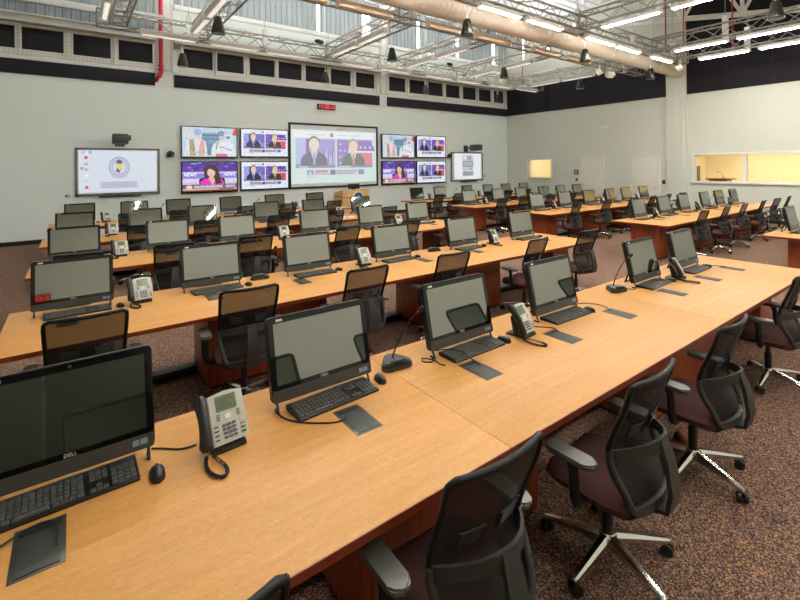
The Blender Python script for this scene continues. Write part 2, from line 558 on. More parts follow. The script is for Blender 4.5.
# tall slit windows of daylight in the cladding
wn = 0
def slit_front(x, wd, z0=7.0, z1=8.22):
    global wn
    wn += 1
    o = struct('window_%d' % wn, bx(x - wd / 2 - 0.02, x + wd / 2 + 0.02, FY - 0.075, FY - 0.055, z0 - 0.02, z1 + 0.02), 'white_steel', smooth=False)
    obj('pane', bx(x - wd / 2, x + wd / 2, FY - 0.085, FY - 0.076, z0, z1), 'daylight_slit', o, smooth=False)
for x, wd in ((7.33, 0.10), (9.43, 0.34), (12.10, 0.12), (14.42, 0.12), (16.90, 0.16)): slit_front(x, wd)
for y in (14.0, 12.55, 11.2):
    wn += 1
    o = struct('window_%d' % wn, bx(RX - 0.03, RX - 0.005, y - 0.07, y + 0.07, 6.98, 8.2), 'white_steel', smooth=False)
    obj('pane', bx(RX - 0.04, RX - 0.031, y - 0.05, y + 0.05, 7.0, 8.18), 'daylight_slit', o, smooth=False)

# --- right wall: black acoustic boards, pilaster
y = 7.44
while y < FY - 0.06:
    obj('acoustic_board', bx(RX - 0.04, RX, y, min(y + 1.268, FY - 0.06), 4.46, 5.76, 0.003), 'acoustic_black', wall_right)
    y += 1.27
for (y0, y1) in ((5.54, 6.75), (4.31, 5.53), (3.08, 4.30), (1.85, 3.07), (0.62, 1.84), (-0.61, 0.61), (-1.84, -0.62), (-4.0, -1.85)):
    obj('acoustic_board', bx(RX - 0.04, RX, y0, y1, 4.46, ZC, 0.003), 'acoustic_black', wall_right)
pil = obj('pilaster', bx(RX - 0.10, RX, 6.76, 7.43, 0.0, ZC), 'wall_paint_warm_dimmed', wall_right, smooth=False)
bm = bx(RX - 0.125, RX - 0.10, 6.92, 7.19, 0.0, 4.9)
obj('cover_strip', bm, 'wall_paint_warm_dimmed', pil, smooth=False)

# windows to the lit rooms behind the right wall
def wall_window(y0, y1, z0, z1, mulls, fw=0.06):
    global wn
    wn += 1
    bm = bx(RX - 0.03, RX + T, y0 - fw, y0 + 0.012, z0 - fw, z1 + fw)
    bx(RX - 0.03, RX + T, y1 - 0.012, y1 + fw, z0 - fw, z1 + fw, bm=bm)
    bx(RX - 0.03, RX + T, y0, y1, z1 - 0.012, z1 + fw, bm=bm)
    o = struct('window_%d' % wn, bm, 'white_steel', smooth=False)
    obj('window_sill', bx(RX - 0.07, RX + T, y0 - fw, y1 + fw, z0 - fw, z0 + 0.012, 0.004), 'white_steel', o)
    for ym in mulls: obj('mullion', bx(RX - 0.02, RX + T - 0.05, ym - 0.04, ym + 0.04, z0, z1), 'white_steel', o, smooth=False)
    ed = [y0] + list(mulls) + [y1]
    for a, b in zip(ed, ed[1:]):
        obj('pane', bx(RX + 0.09, RX + 0.096, a + 0.02, b - 0.02, z0, z1), 'pane_glass', o, smooth=False)
    return o
wall_window(WB[0], WB[1], WB[2], WB[3], [5.05])
wall_window(WS[0], WS[1], WS[2], WS[3], [], 0.03)

def booth(name, y0, y1, depth, zt):
    bm = nb()
    x0, x1 = RX + T, RX + T + depth
    bx(x1, x1 + 0.1, y0 - 0.1, y1 + 0.1, 0, zt, bm=bm)
    bx(x0, x1, y0 - 0.1, y0, 0, zt, bm=bm); bx(x0, x1, y1, y1 + 0.1, 0, zt, bm=bm)
    bx(x0, x1 + 0.1, y0 - 0.1, y1 + 0.1, zt, zt + 0.1, bm=bm); bx(x0, x1 + 0.1, y0 - 0.1, y1 + 0.1, -0.1, 0, bm=bm)
    struct(name, bm, 'room_yellow', smooth=False)
booth('wall_booth', 2.6, 7.3, 3.0, 2.8)
booth('wall_side_office', 12.0, 14.2, 2.2, 2.8)
for (lab, x, y, sx, sy) in (('flat ceiling lamp panel lighting the long booth behind the wide window', RX + 1.5, 4.9, 1.2, 2.4),
                            ('flat ceiling lamp panel lighting the office behind the small window', RX + 1.3, 13.1, 1.0, 1.0)):
    t = thing('ceiling_panel_light', lab, 'ceiling light', (x, y, 2.8), group='lamp panels in the side rooms')
    bm = bx(-sx / 2 - 0.03, sx / 2 + 0.03, -sy / 2 - 0.03, sy / 2 + 0.03, -0.04, 0)
    obj('frame', bm, 'white_steel', t, smooth=False)
    obj('diffuser', bx(-sx / 2, sx / 2, -sy / 2, sy / 2, -0.05, -0.04), 'panel_lamp', t, smooth=False)

# doors
def door(n, y0, y1, handle_low):
    bm = bx(RX - 0.035, RX, y0 - 0.06, y0, 0, 2.30); bx(RX - 0.035, RX, y1, y1 + 0.06, 0, 2.30, bm=bm)
    bx(RX - 0.035, RX, y0, y1, 2.24, 2.30, bm=bm)
    o = struct('door_%d' % n, bm, 'door_paint', smooth=False)
    lf = obj('door_leaf', bx(RX - 0.02, RX, y0 + 0.006, y1 - 0.006, 0.01, 2.234, 0.002), 'door_paint', o)
    hy = y0 + 0.09 if handle_low else y1 - 0.09
    sg = 1 if handle_low else -1
    bm = nb()
    lathe(bm, [(0.028, 0), (0.028, 0.012), (0.012, 0.014), (0.012, 0.045)], 12, (RX - 0.02, hy, 1.03), Matrix.Rotation(-PI / 2, 4, 'Y'))
    tube(bm, [(RX - 0.06, hy, 1.03), (RX - 0.06, hy + sg * 0.06, 1.03), (RX - 0.055, hy + sg * 0.13, 1.025)], [0.011, 0.010, 0.008])
    obj('door_handle', bm, 'aluminium', lf)
    hh = y1 - 0.003 if handle_low else y0 + 0.003
    for z in (0.3, 1.2, 2.0):
        obj('hinge', tube(nb(), [(RX - 0.04, hh, z - 0.05), (RX - 0.04, hh, z + 0.05)], 0.012), 'aluminium', lf)
    return o
door(1, 9.96, 10.96, False)
door(2, 7.77, 8.77, True)

def wall_plate(name, label, cat, x0, x1, y0, y1, z0, z1, m, bev=0.004):
    return tag(obj(name, bx(x0, x1, y0, y1, z0, z1, bev), m), label, cat)
sg = wall_plate('room_sign', 'small dark square room sign beside the far white door', 'sign', RX - 0.012, RX, 11.10, 11.30, 1.50, 1.72, 'black_matte')
obj('sign_rim', bx(RX - 0.014, RX - 0.012, 11.14, 11.26, 1.55, 1.57), 'light_plastic', sg, smooth=False)
obj('sign_mark', bx(RX - 0.014, RX - 0.012, 11.16, 11.24, 1.60, 1.68), 'light_plastic', sg, smooth=False)
a = wall_plate('light_switch', 'black light switch plate just below the dark room sign', 'switch', RX - 0.012, RX, 11.13, 11.23, 1.22, 1.34, 'black_matte')
obj('rocker', bx(RX - 0.02, RX - 0.012, 11.16, 11.20, 1.25, 1.31, 0.003), 'black_plastic', a)
a = wall_plate('light_switch', 'black light switch plate between the near white door and the pilaster', 'switch', RX - 0.012, RX, 7.52, 7.63, 1.18, 1.33, 'black_matte')
obj('rocker', bx(RX - 0.02, RX - 0.012, 7.55, 7.60, 1.22, 1.29, 0.003), 'black_plastic', a)
a = wall_plate('emergency_light', 'small white box light high on the right wall above the doors', 'wall light', RX - 0.09, RX, 9.75, 10.0, 3.43, 3.55, 'light_plastic', 0.015)
for dy in (-0.05, 0.05):
    obj('lamp_head', lathe(nb(), [(0.02, 0), (0.03, -0.03), (0.001, -0.035)], 10, (RX - 0.06, 9.875 + dy, 3.43)), 'light_plastic', a)
a = wall_plate('wall_outlet', 'small pale outlet plate on the wall left of the left whiteboard', 'outlet', -0.19, -0.09, FY - 0.012, FY, 1.18, 1.30, 'light_plastic')
obj('plug', bx(-0.20, -0.15, FY - 0.05, FY - 0.012, 1.22, 1.26, 0.004), 'black_plastic', a)
a = wall_plate('wall_outlet', 'small tan outlet plate on the wall right of the right whiteboard', 'outlet', 16.22, 16.32, FY - 0.012, FY, 1.36, 1.50, 'tan_steel')
obj('plug', bx(16.25, 16.29, FY - 0.03, FY - 0.012, 1.41, 1.45, 0.004), 'light_plastic', a)

# dark doors added on the unseen rear wall for their dark reflection in screens
dn = struct('door_3', bx(-1.75, -1.65, YB, YB + 0.06, 0, 2.45), 'white_steel', smooth=False)
obj('door_frame', bx(0.95, 1.05, YB, YB + 0.06, 0, 2.45), 'white_steel', dn, smooth=False)
obj('door_frame', bx(-1.65, 0.95, YB, YB + 0.06, 2.35, 2.45), 'white_steel', dn, smooth=False)
for (a, b) in ((-1.65, -0.36), (-0.34, 0.95)):
    obj('door_leaf', bx(a, b, YB, YB + 0.04, 0.01, 2.35, 0.004), 'dark_grey', dn)

# ================================================================== overhead
# --- round duct
bm = nb()
yd, zd, rd = 7.10, 5.46, 0.31
n = 28
prof = []
x = -4.9
while x < RX - 0.15:
    prof += [(rd, x), (rd, x + 0.12), (rd + 0.004, x + 0.13), (rd, x + 0.14)]
    x += 0.15
prof += [(rd, RX - 0.10)]
M = Matrix.Rotation(PI / 2, 4, 'Y')
lathe(bm, prof, n, (0, yd, zd), M)
duct = tag(obj('air_duct', bm, 'duct_metal', angle=60), 'long round tan spiral air duct running overhead to the right wall', 'air duct')
bm = nb()
lathe(bm, [(rd + 0.005, RX - 0.16), (rd + 0.05, RX - 0.15), (rd + 0.05, RX - 0.102), (rd + 0.005, RX - 0.101)], n, (0, yd, zd), M)
obj('collar', bm, 'duct_metal', duct)
for x in (1.0, 4.0, 7.0, 10.0, 13.0, 16.0):
    bm = nb()
    tube(bm, [(x, yd + (rd + 0.02) * math.cos(R(a)), zd + (rd + 0.02) * math.sin(R(a))) for a in range(0, 360, 20)], 0.012, 6, closed=True)
    tube(bm, [(x, yd, zd + rd + 0.02), (x, yd, ZC - 0.05)], 0.008, 6)
    obj('hanger', bm, 'white_steel', duct)
for x in (8.75, 11.2, 13.6):
    bm = bx(x - 0.25, x + 0.25, yd - 0.36, yd - 0.29, zd - 0.06, zd + 0.08, 0.004)
    g = obj('air_grille', bm, 'duct_metal', duct)
    bm = nb()
    for k in range(5): bx(x - 0.23, x + 0.23, yd - 0.372, yd - 0.358, zd - 0.05 + k * 0.025, zd - 0.037 + k * 0.025, bm=bm)
    obj('slat', bm, 'dark_grey', g, smooth=False)

# --- box trusses
def box_truss(p0, p1, label, zb=5.28, h=0.34, wd=0.34, hang=()):
    a, b = Vector((p0[0], p0[1], 0)), Vector((p1[0], p1[1], 0))
    L = (b - a).length
    ang = math.atan2((b - a).y, (b - a).x)
    t = thing('lighting_truss', label, 'truss', (p0[0], p0[1], zb), ang, 'overhead box trusses')
    cr = [(-wd / 2, 0), (wd / 2, 0), (wd / 2, h), (-wd / 2, h)]
    for y, z in cr:
        obj('chord', tube(nb(), [(0, y, z), (L, y, z)], 0.024, 7), 'truss_alu', t)
    bm = nb()
    k = max(2, int(round(L / 0.42)))
    for i in range(k):
        x0, x1 = L * i / k, L * (i + 1) / k
        for q in range(4):
            A, B = cr[q], cr[(q + 1) % 4]
            if i % 2: A, B = B, A
            tube(bm, [(x0, A[0], A[1]), (x1, B[0], B[1])], 0.011, 4, cap=False)
    for q in range(4):
        for x0 in (0, L):
            A, B = cr[q], cr[(q + 1) % 4]
            tube(bm, [(x0, A[0], A[1]), (x0, B[0], B[1])], 0.018, 5)
    obj('lattice', bm, 'truss_alu', t, kind='stuff')
    for x0 in hang:
        bm = bx(x0 - 0.06, x0 + 0.06, -0.05, 0.05, -0.02, h + 0.22)
        hp = obj('hanger_post', bm, 'white_steel', t, smooth=False)
        obj('hanger_rod', tube(nb(), [(x0, 0, h + 0.2), (x0, 0, ZC - zb)], 0.007, 5), 'aluminium', hp)
    return t
box_truss((0.45, 12.3), (16.9, 12.3), 'box truss running along in front of the screen wall', hang=(1.94, 3.92, 5.9, 7.88, 9.86, 11.84, 13.82, 15.8))
box_truss((0.45, 8.05), (17.2, 8.05), 'box truss on the far side of the round duct', hang=(2.0, 5.9, 9.6, 12.6, 15.6))
box_truss((0.45, 6.30), (16.4, 6.30), 'box truss on the near side of the round duct', hang=(2.4, 6.2, 9.8, 12.6, 15.2))
YT = ((0.85, 'farthest left'), (2.62, 'second from the left, unseen'), (6.30, 'third from the left'), (8.97, 'fourth from the left'),
      (11.75, 'fifth from the left'), (15.30, 'farthest right'))
for x, w_ in YT:
    box_truss((x, 8.27), (x, 12.08), 'short box truss between duct and screen wall, ' + w_)
NT = ((2.50, 'farthest left'), (6.25, 'second from the left, unseen'), (10.07, 'third from the left'), (13.87, 'fourth from the left'), (15.58, 'nearest the right wall'))
for x, w_ in NT:
    box_truss((x, YB + 0.1), (x, 6.07), 'box truss over the near desks, ' + w_, hang=(2.0, 5.0, 8.2))

# --- linear light fixtures
FL = 1.25
def make_fixture(kind):
    up = kind != 'down'
    t = thing('linear_light', 'x', 'ceiling light', group='linear light fixtures on the trusses')
    hm = 'tan_steel' if kind == 'up' else 'white_steel'
    bm = nb()
    prism(bm, [(-0.055, 0.0), (0.055, 0.0), (0.075, 0.07), (-0.075, 0.07)], -FL / 2, FL / 2,
          M=Matrix(((0, 0, 1, 0), (1, 0, 0, 0), (0, 1, 0, 0), (0, 0, 0, 1))))
    obj('housing', bm, hm, t, smooth=False)
    if up:
        bm = bx(-FL / 2, FL / 2, -0.080, -0.070, 0.068, 0.125); bx(-FL / 2, FL / 2, 0.070, 0.080, 0.068, 0.125, bm=bm)
        obj('side_reflector', bm, hm, t, smooth=False)
        obj('diffuser', bx(-FL / 2 + 0.04, FL / 2 - 0.04, -0.05, 0.05, 0.07, 0.085), 'tube_up', t, smooth=False)
    else:
        obj('diffuser', bx(-FL / 2 + 0.03, FL / 2 - 0.03, -0.030, 0.030, -0.022, 0.0, 0.008), 'tube_down', t)
    if kind == 'both':
        obj('lower_diffuser', bx(-FL / 2 + 0.05, FL / 2 - 0.05, -0.04, 0.04, -0.012, 0.0, 0.004), 'tube_soft', t)
    for sx in (-1, 1):
        obj('end_cap', bx(sx * FL / 2 - 0.012, sx * FL / 2 + 0.012, -0.08, 0.08, -0.012, 0.125 if up else 0.08, 0.004), hm, t)
        if up: obj('bracket', tube(nb(), [(sx * 0.5, 0.075, 0.10), (sx * 0.5, 0.118, 0.148)], 0.012, 6), 'truss_alu', t)
        else: obj('bracket', bx(sx * 0.5 - 0.015, sx * 0.5 + 0.015, -0.012, 0.012, 0.07, 0.1365), 'truss_alu', t, smooth=False)
    return t
PROTO = {}
def fixture(up, x, y, along_y, label, z=5.12):
    if up not in PROTO:
        t = PROTO[up] = make_fixture(up)
    else:
        t = copy_tree(PROTO[up])
    t.location = (x, y, z); t.rotation_euler = (0, 0, -PI / 2 if along_y else 0)
    t['label'] = label
    return t
for i, x in enumerate((0.4, 1.9, 3.5, 5.1, 7.22, 8.72, 11.08, 12.55, 14.6)):
    fixture('down', x * 0.989, 6.13, False, 'lit linear lamp along the near side of the duct, %s from the left' % ORD[i].replace('leftmost', 'first'))
for i, x in enumerate((1.8, 3.32, 4.85, 7.18, 8.72, 10.97, 12.6)):
    fixture('up', x, 7.74, False, 'linear uplight along the far side of the duct, %s from the left' % ORD[i].replace('leftmost', 'first'))
for i, x in enumerate((1.9, 3.45, 4.94, 7.25, 8.69, 10.6, 12.1, 13.9, 15.6)):
    fixture('both', x, 11.99, False, 'linear uplight on the truss by the screen wall, %s from the left' % ORD[i].replace('leftmost', 'first'))
for x, w_ in YT:
    for y, w2 in ((10.65, 'far'), (9.25, 'near')):
        fixture('both', x - 0.31, y, True, '%s linear uplight under the short truss %s' % (w2, w_))
for x, w_ in NT:  # rows continue unseen over the camera, lamps added there for brightness
    for j, y in enumerate((4.83, 3.36, 1.85, 0.35, -1.2, -2.7)):
        fixture('down', x - 0.17, y, True, 'lit linear lamp under near truss %s, %s from the duct' % (w_, ORD[j].replace('leftmost', 'nearest')))

# --- uplights added unseen on top of the trusses, brightening roof and front wall
UP0 = None
def added_truss_uplight(x, y, along_y, label):
    global UP0
    if UP0 is None:
        t = UP0 = thing('added_truss_uplight', 'x', 'uplight', group='added uplights lying on the trusses')
        bm = bx(-0.60, 0.60, -0.09, 0.09, 0.0, 0.03); bx(-0.60, 0.60, -0.09, -0.08, 0.03, 0.07, bm=bm); bx(-0.60, 0.60, 0.08, 0.09, 0.03, 0.07, bm=bm)
        bx(-0.60, -0.59, -0.08, 0.08, 0.03, 0.07, bm=bm); bx(0.59, 0.60, -0.08, 0.08, 0.03, 0.07, bm=bm)
        obj('trough', bm, 'white_steel', t, smooth=False)
        obj('diffuser', bx(-0.58, 0.58, -0.07, 0.07, 0.03, 0.045), 'added_truss_uplight', t, smooth=False)
        for sx in (-0.4, 0.4): obj('cross_bar', bx(sx - 0.02, sx + 0.02, -0.2, 0.2, -0.012, 0.0), 'truss_alu', t, smooth=False)
    else:
        t = copy_tree(UP0)
    t.location = (x, y, 5.28 + 0.34 + 0.037); t.rotation_euler = (0, 0, PI / 2 if along_y else 0); t['label'] = label
for i in range(8):
    added_truss_uplight(1.4 + i * 1.98, 12.3, False, 'added uplight on top of the truss by the screen wall, %s from the left' % ORD[i].replace('leftmost', 'first'))
    if i < 4: added_truss_uplight(1.45 + i * 2.0, 8.05, False, 'added uplight on top of the truss beyond the duct, %s from the left' % ORD[i].replace('leftmost', 'first'))
for x, w_ in YT:
    for y, w2 in ((10.9, 'far'), (9.3, 'near')) if x < 9 else ((10.9, 'single'),): added_truss_uplight(x, y, True, '%s added uplight on top of the short truss %s' % (w2, w_))

# --- bell shaped pendant speakers
def make_speaker():
    t = thing('pendant_speaker', 'x', 'speaker', group='bell pendant speakers')
    prof = [(0.02, 0.214), (0.054, 0.21), (0.076, 0.178), (0.094, 0.09), (0.120, -0.018), (0.136, -0.09), (0.139, -0.116), (0.130, -0.138)]
    obj('shell', lathe(nb(), prof, 20), 'speaker_black', t)
    obj('grille', lathe(nb(), [(0.001, -0.134), (0.09, -0.136), (0.128, -0.134)], 20), 'black_matte', t)
    obj('neck', lathe(nb(), [(0.025, 0.205), (0.027, 0.232), (0.018, 0.268), (0.007, 0.32)], 12), 'light_plastic', t)
    obj('cable', tube(nb(), [(0, 0, 0.30), (0, 0, ZC - 4.85)], 0.008, 6), 'light_plastic', t)
    return t
sp0 = None
for (x, y, w_) in ((2.70, 10.68, 'over the left desks, left of the duct'), (2.68, 14.7, 'in front of the wall panels beside the red pipe'),
                   (7.46, 14.7, 'in front of the wall panels above the red clock'), (7.57, 10.62, 'over the middle of the screen end'),
                   (7.56, 7.52, 'hanging against the tan duct, left one'), (12.36, 10.49, 'over the far right desks, left one'),
                   (12.23, 14.7, 'in front of the wall panels right of the column'), (16.72, 14.6, 'in the far right corner of the room'),
                   (12.48, 7.45, 'hanging against the tan duct, right one'), (16.69, 10.20, 'in front of the black right wall panels'),
                   (17.04, 7.6, 'at the duct end by the pilaster'), (12.23, 2.87, 'nearest the camera at top right')):
    o = make_speaker() if sp0 is None else copy_tree(sp0)
    sp0 = sp0 or o
    o.location = (x * 0.892, y * 0.892, 4.85)
    o['label'] = 'black bell pendant speaker ' + w_

# --- red sprinkler pipe
px, py = 2.12, FY - 0.22
bm = nb()
tube(bm, [(px, py, ZC), (px, py, 4.93), (px, py + 0.01, 4.80), (px - 0.09, py + 0.06, 4.66), (px - 0.10, py + 0.16, 4.60), (px - 0.10, FY, 4.60)], 0.052, 12)
pipe = tag(obj('sprinkler_pipe', bm, 'red_paint'), 'thick red sprinkler pipe coming down the front wall', 'pipe')
for z in (4.90, 5.02, 6.4):
    obj('coupling', lathe(nb(), [(0.052, -0.035), (0.072, -0.03), (0.072, 0.03), (0.052, 0.035)], 14, (px, py, z)), 'red_paint', pipe)
obj('coupling', lathe(nb(), [(0.052, -0.03), (0.075, -0.025), (0.075, 0.025), (0.052, 0.03)], 14, (px - 0.045, py + 0.035, 4.73), Matrix.Rotation(R(40), 4, 'Y')), 'red_paint', pipe)
for x, y, z0, w_ in ((16.9, 7.02, 5.9, 'just left of the steel roof truss'), (16.9, 6.45, 5.6, 'between the roof truss posts'), (16.9, 5.05, 5.5, 'nearest the right edge'), (16.6, 13.0, 5.6, 'in the far corner')):
    p = tag(obj('sprinkler_drop', tube(nb(), [(x, y, ZC), (x, y, z0)], 0.022, 8), 'red_paint'), 'thin red sprinkler drop pipe ' + w_, 'pipe', 'thin red drops')
    obj('sprinkler_head', lathe(nb(), [(0.022, 0.02), (0.03, 0.0), (0.012, -0.03), (0.03, -0.05), (0.001, -0.055)], 10, (x, y, z0)), 'aluminium', p)

# --- steel roof truss by the right wall
t = thing('roof_truss', 'white steel roof truss with diagonals by the black right wall', 'roof truss', (17.3, 0, 0))
def zc(y): return 7.43 + (y - 8.78) * 0.182
def bar(nm, y0, z0, y1, z1, r=0.06):
    obj(nm, tube(nb(), [(0, y0, z0), (0, y1, z1)], r, 4), 'white_steel', t, smooth=False)
bar('chord', YB, zc(YB), 9.6, zc(9.6), 0.09)
bar('chord', YB, 8.25, 9.6, 8.45, 0.08)
for y in (8.3, 6.6, 4.9, 3.2, 1.5, -0.2): bar('web', y, zc(y), y, 8.4, 0.06)
for i, (ya, yb) in enumerate(((8.3, 7.45), (6.6, 7.45), (6.6, 5.75), (4.9, 5.75), (4.9, 4.05), (3.2, 4.05), (3.2, 2.35), (1.5, 2.35))):
    bar('web', ya, zc(ya), yb, 8.38, 0.055)

# --- little floodlight heads and camera on the trusses
def flood(x, y, z, yaw, label):
    t = thing('flood_head', label, 'spotlight', (x, y, z), yaw, 'white flood heads')
    obj('head', prism(nb(), rrect(0.30, 0.16, 0.04), -0.10, 0.06, M=Matrix.Rotation(R(60), 4, 'X'), bev=0.012), 'light_plastic', t)
    obj('yoke', tube(nb(), [(-0.16, 0, 0), (-0.16, 0, 0.14), (0.16, 0, 0.14), (0.16, 0, 0)], 0.012, 6), 'light_plastic', t)
    obj('clamp', bx(-0.03, 0.03, -0.03, 0.03, 0.13, 0.24), 'white_steel', t, smooth=False)
flood(14.05, 7.88, 5.015, 0.4, 'white flood head under the far truss, left one')
flood(14.75, 7.88, 5.015, -0.3, 'white flood head under the far truss, right one')
flood(15.6, 6.05, 5.02, 0.2, 'white flood head at the end of the lamp row by the pilaster')
for x, y, w_ in ((6.3, 12.13, 'at the left crossing of the far truss'), (8.97, 12.13, 'at the middle crossing of the far truss'), (11.6, 12.13, 'at the right crossing of the far truss')):
    t = thing('truss_camera', 'small black camera ' + w_, 'camera', (x - 0.30, y, 5.663), 0.3, 'small truss cameras')
    obj('body', bx(-0.14, 0.10, -0.05, 0.05, 0.0, 0.10, 0.01), 'black_matte', t)
    obj('lens', lathe(nb(), [(0.035, 0), (0.04, 0.06), (0.001, 0.062)], 12, (-0.14, 0, 0.05), Matrix.Rotation(-PI / 2, 4, 'Y')), 'black_gloss', t)
    obj('mount', bx(-0.02, 0.02, -0.02, 0.02, -0.02, 0.0), 'black_matte', t, smooth=False)

# ================================================================== desks
FRONT = {1: 1.25, 2: 3.82, 3: 6.45, 4: 8.88, 5: 11.40}
ROWN = {1: 'nearest', 2: 'second', 3: 'third', 4: 'fourth', 5: 'farthest'}
DEPTH, DZ = 1.15, 0.74
LBX, RBX = (-0.45, 6.63), (9.25, 16.40)
HATCH = {('L', 1): [-0.10, 1.085, 1.93, 2.76, 4.52, 5.36, 6.08], ('L', 2): [-0.05, 1.05, 1.94, 3.62, 4.56, 6.11],
         ('L', 3): [0.0, 1.1, 2.0, 3.5, 4.6, 6.0], ('L', 4): [0.0, 1.1, 2.0, 3.5, 4.6, 6.0], ('L', 5): [0.0, 1.1, 2.0, 3.5, 4.6, 6.0]}
for r_ in range(1, 6): HATCH[('R', r_)] = [10.2, 11.5, 12.5, 13.6, 14.9, 16.0]
HM = {}
def hatch(parent, x, y):
    if not HM:
        bm = bx(-0.070, 0.070, -0.12, 0.12, 0.0, 0.004, 0.0015)
        HM['frame'] = finish(bm)
        HM['lid'] = finish(bx(-0.056, 0.056, -0.108, 0.070, 0.004, 0.0065, 0.001))
        HM['slot'] = finish(bx(-0.056, 0.056, 0.078, 0.108, 0.0041, 0.0052))
    f_ = obj('power_hatch', HM['frame'], 'hatch_metal', parent); f_.location = (x, y, DZ - 0.003)
    l_ = obj('lid', HM['lid'], 'charcoal', f_); s_ = obj('cable_slot', HM['slot'], 'black_trim', f_)
    return f_

def desk(side, r_):
    x0, x1 = LBX if side == 'L' else RBX
    y0 = FRONT[r_]
    lab = 'long maple desk with dark red edge, %s row %s of the aisle' % (ROWN[r_], 'left' if side == 'L' else 'right')
    t = thing('conference_desk', lab, 'desk', group='long desks in two blocks')
    if side == 'L': seams = [x0, 1.50, 4.03, x1]
    else: seams = [x0, 11.75, 14.15, x1]
    for a, b in zip(seams, seams[1:]):
        p = obj('tabletop', bx(a + 0.0012, b - 0.0012, y0 + 0.004, y0 + DEPTH - 0.004, DZ - 0.028, DZ, 0.002), 'maple', t)
        p['label'] = 'maple veneer tabletop panel'
    bm = bx(x0 - 0.004, x1 + 0.004, y0, y0 + 0.0035, DZ - 0.034, DZ - 0.001)
    obj('edge_band', bm, 'edge_cherry', t, smooth=False)
    obj('edge_band', bx(x0 - 0.004, x1 + 0.004, y0 + DEPTH - 0.0035, y0 + DEPTH, DZ - 0.034, DZ - 0.001), 'edge_cherry', t, smooth=False)
    for xx in (x0, x1):
        obj('edge_band', bx(xx - 0.004, xx, y0 + 0.004, y0 + DEPTH - 0.004, DZ - 0.034, DZ - 0.001) if xx == x0 else
            bx(xx, xx + 0.004, y0 + 0.004, y0 + DEPTH - 0.004, DZ - 0.034, DZ - 0.001), 'edge_cherry', t, smooth=False)
    if side == 'L': peds = [(-0.18, 0.16), (0.93, 2.08), (3.36, 4.74), (5.95, 6.36)]
    else: peds = [(9.52, 9.95), (11.2, 12.3), (13.5, 14.8), (15.7, 16.1)]
    pa, pb = y0 + 0.30, y0 + 0.86
    for a, b in peds:
        p = obj('pedestal', bx(a, b, pa, pb, 0.03, DZ - 0.034, 0.004), 'cherry', t)
        p['label'] = 'cherry veneer pedestal'
        obj('plinth', bx(a + 0.02, b - 0.02, pa + 0.02, pb - 0.02, 0.0, 0.03), 'black_trim', p, smooth=False)
        if b - a > 0.6:
            obj('access_door', bx(a + 0.05, b - 0.05, pa - 0.006, pa, 0.10, DZ - 0.10, 0.002), 'cherry', p)
    for (a, b), (c, d) in zip(peds, peds[1:]):
        obj('cable_raceway', bx(b, c, pb - 0.13, pb - 0.02, 0.0, 0.075, 0.006), 'black_trim', t)
        obj('apron_rail', bx(b, c, pa + 0.05, pa + 0.09, DZ - 0.10, DZ - 0.03), 'black_matte', t, smooth=False)
    for x in HATCH[(side, r_)]: hatch(t, x, y0 + 0.59)
    return t
for r_ in range(1, 6):
    desk('L', r_); desk('R', r_)

# ================================================================== all-in-one computers
PM = Matrix(((1, 0, 0, 0), (0, 0, 1, 0), (0, 1, 0, 0), (0, 0, 0, 1)))   # outline in XZ, thickness along Y
def make_computer():
    t = thing('all_in_one_computer', 'x', 'computer', group='all-in-one computers on the desks')
    MT = Matrix.Translation((0, 0, 0.048)) @ Matrix.Rotation(R(-12), 4, 'X')
    A = MT @ PM
    h = obj('housing', prism(nb(), rrect(0.572, 0.405, 0.020, cy=0.2025), 0.0, 0.036, A, 0.005), 'black_plastic', t)
    obj('rear_cover', prism(nb(), rrect(0.46, 0.30, 0.03, cy=0.21), 0.036, 0.062, A, 0.008), 'black_matte', h)
    b = obj('bezel', prism(nb(), rrect(0.566, 0.345, 0.017, cy=0.2285), -0.004, 0.0, A, 0.0012), 'black_gloss', t)
    obj('screen', prism(nb(), rect(-0.256, 0.078, 0.256, 0.374), -0.0048, -0.004, A), 'screen_glass', t, smooth=False)
    c = obj('chin', prism(nb(), rrect(0.566, 0.055, 0.010, cy=0.0285), -0.007, 0.0, A, 0.002), 'dark_grey', t)
    obj('webcam', lathe(nb(), [(0.006, 0.0), (0.006, 0.0014), (0.0045, 0.002), (0.001, 0.002)], 12, (0, 0, 0),
                        MT @ Matrix.Translation((0, -0.004, 0.388)) @ Matrix.Rotation(PI / 2, 4, 'X')), 'dark_grey', t)
    st = obj('asset_label', prism(nb(), rect(-0.240, 0.382, -0.205, 0.394), -0.0046, -0.004, A), 'sticker', t, smooth=False)
    obj('sticker', prism(nb(), rect(0.205, 0.020, 0.228, 0.042), -0.0078, -0.007, A), 'sticker_blue', c, smooth=False)
    obj('sticker', prism(nb(), rect(0.232, 0.020, 0.258, 0.042), -0.0078, -0.007, A), 'sticker_blue', c, smooth=False)
    lg = text('maker_logo', 'DELL', 0.019, 'silver_plastic', t, (0, 0, 0), (0, 0, 0))
    lg.matrix_local = MT @ Matrix.Translation((0, -0.0046, 0.066)) @ Matrix.Rotation(PI / 2, 4, 'X')
    for sx in (-1, 1):
        obj('foot', tube(nb(), [(sx * 0.262, 0.012, 0.055), (sx * 0.262, 0.000, 0.03), (sx * 0.262, -0.014, 0.0065), (sx * 0.262, 0.03, 0.0065)], 0.0065, 8), 'hatch_metal', t)
    bm = nb()
    tube(bm, [(-0.10, 0.09, 0.22), (-0.12, 0.17, 0.008), (0.12, 0.17, 0.008), (0.10, 0.09, 0.22)], 0.008, 8)
    obj('easel_leg', bm, 'black_matte', t)
    return t

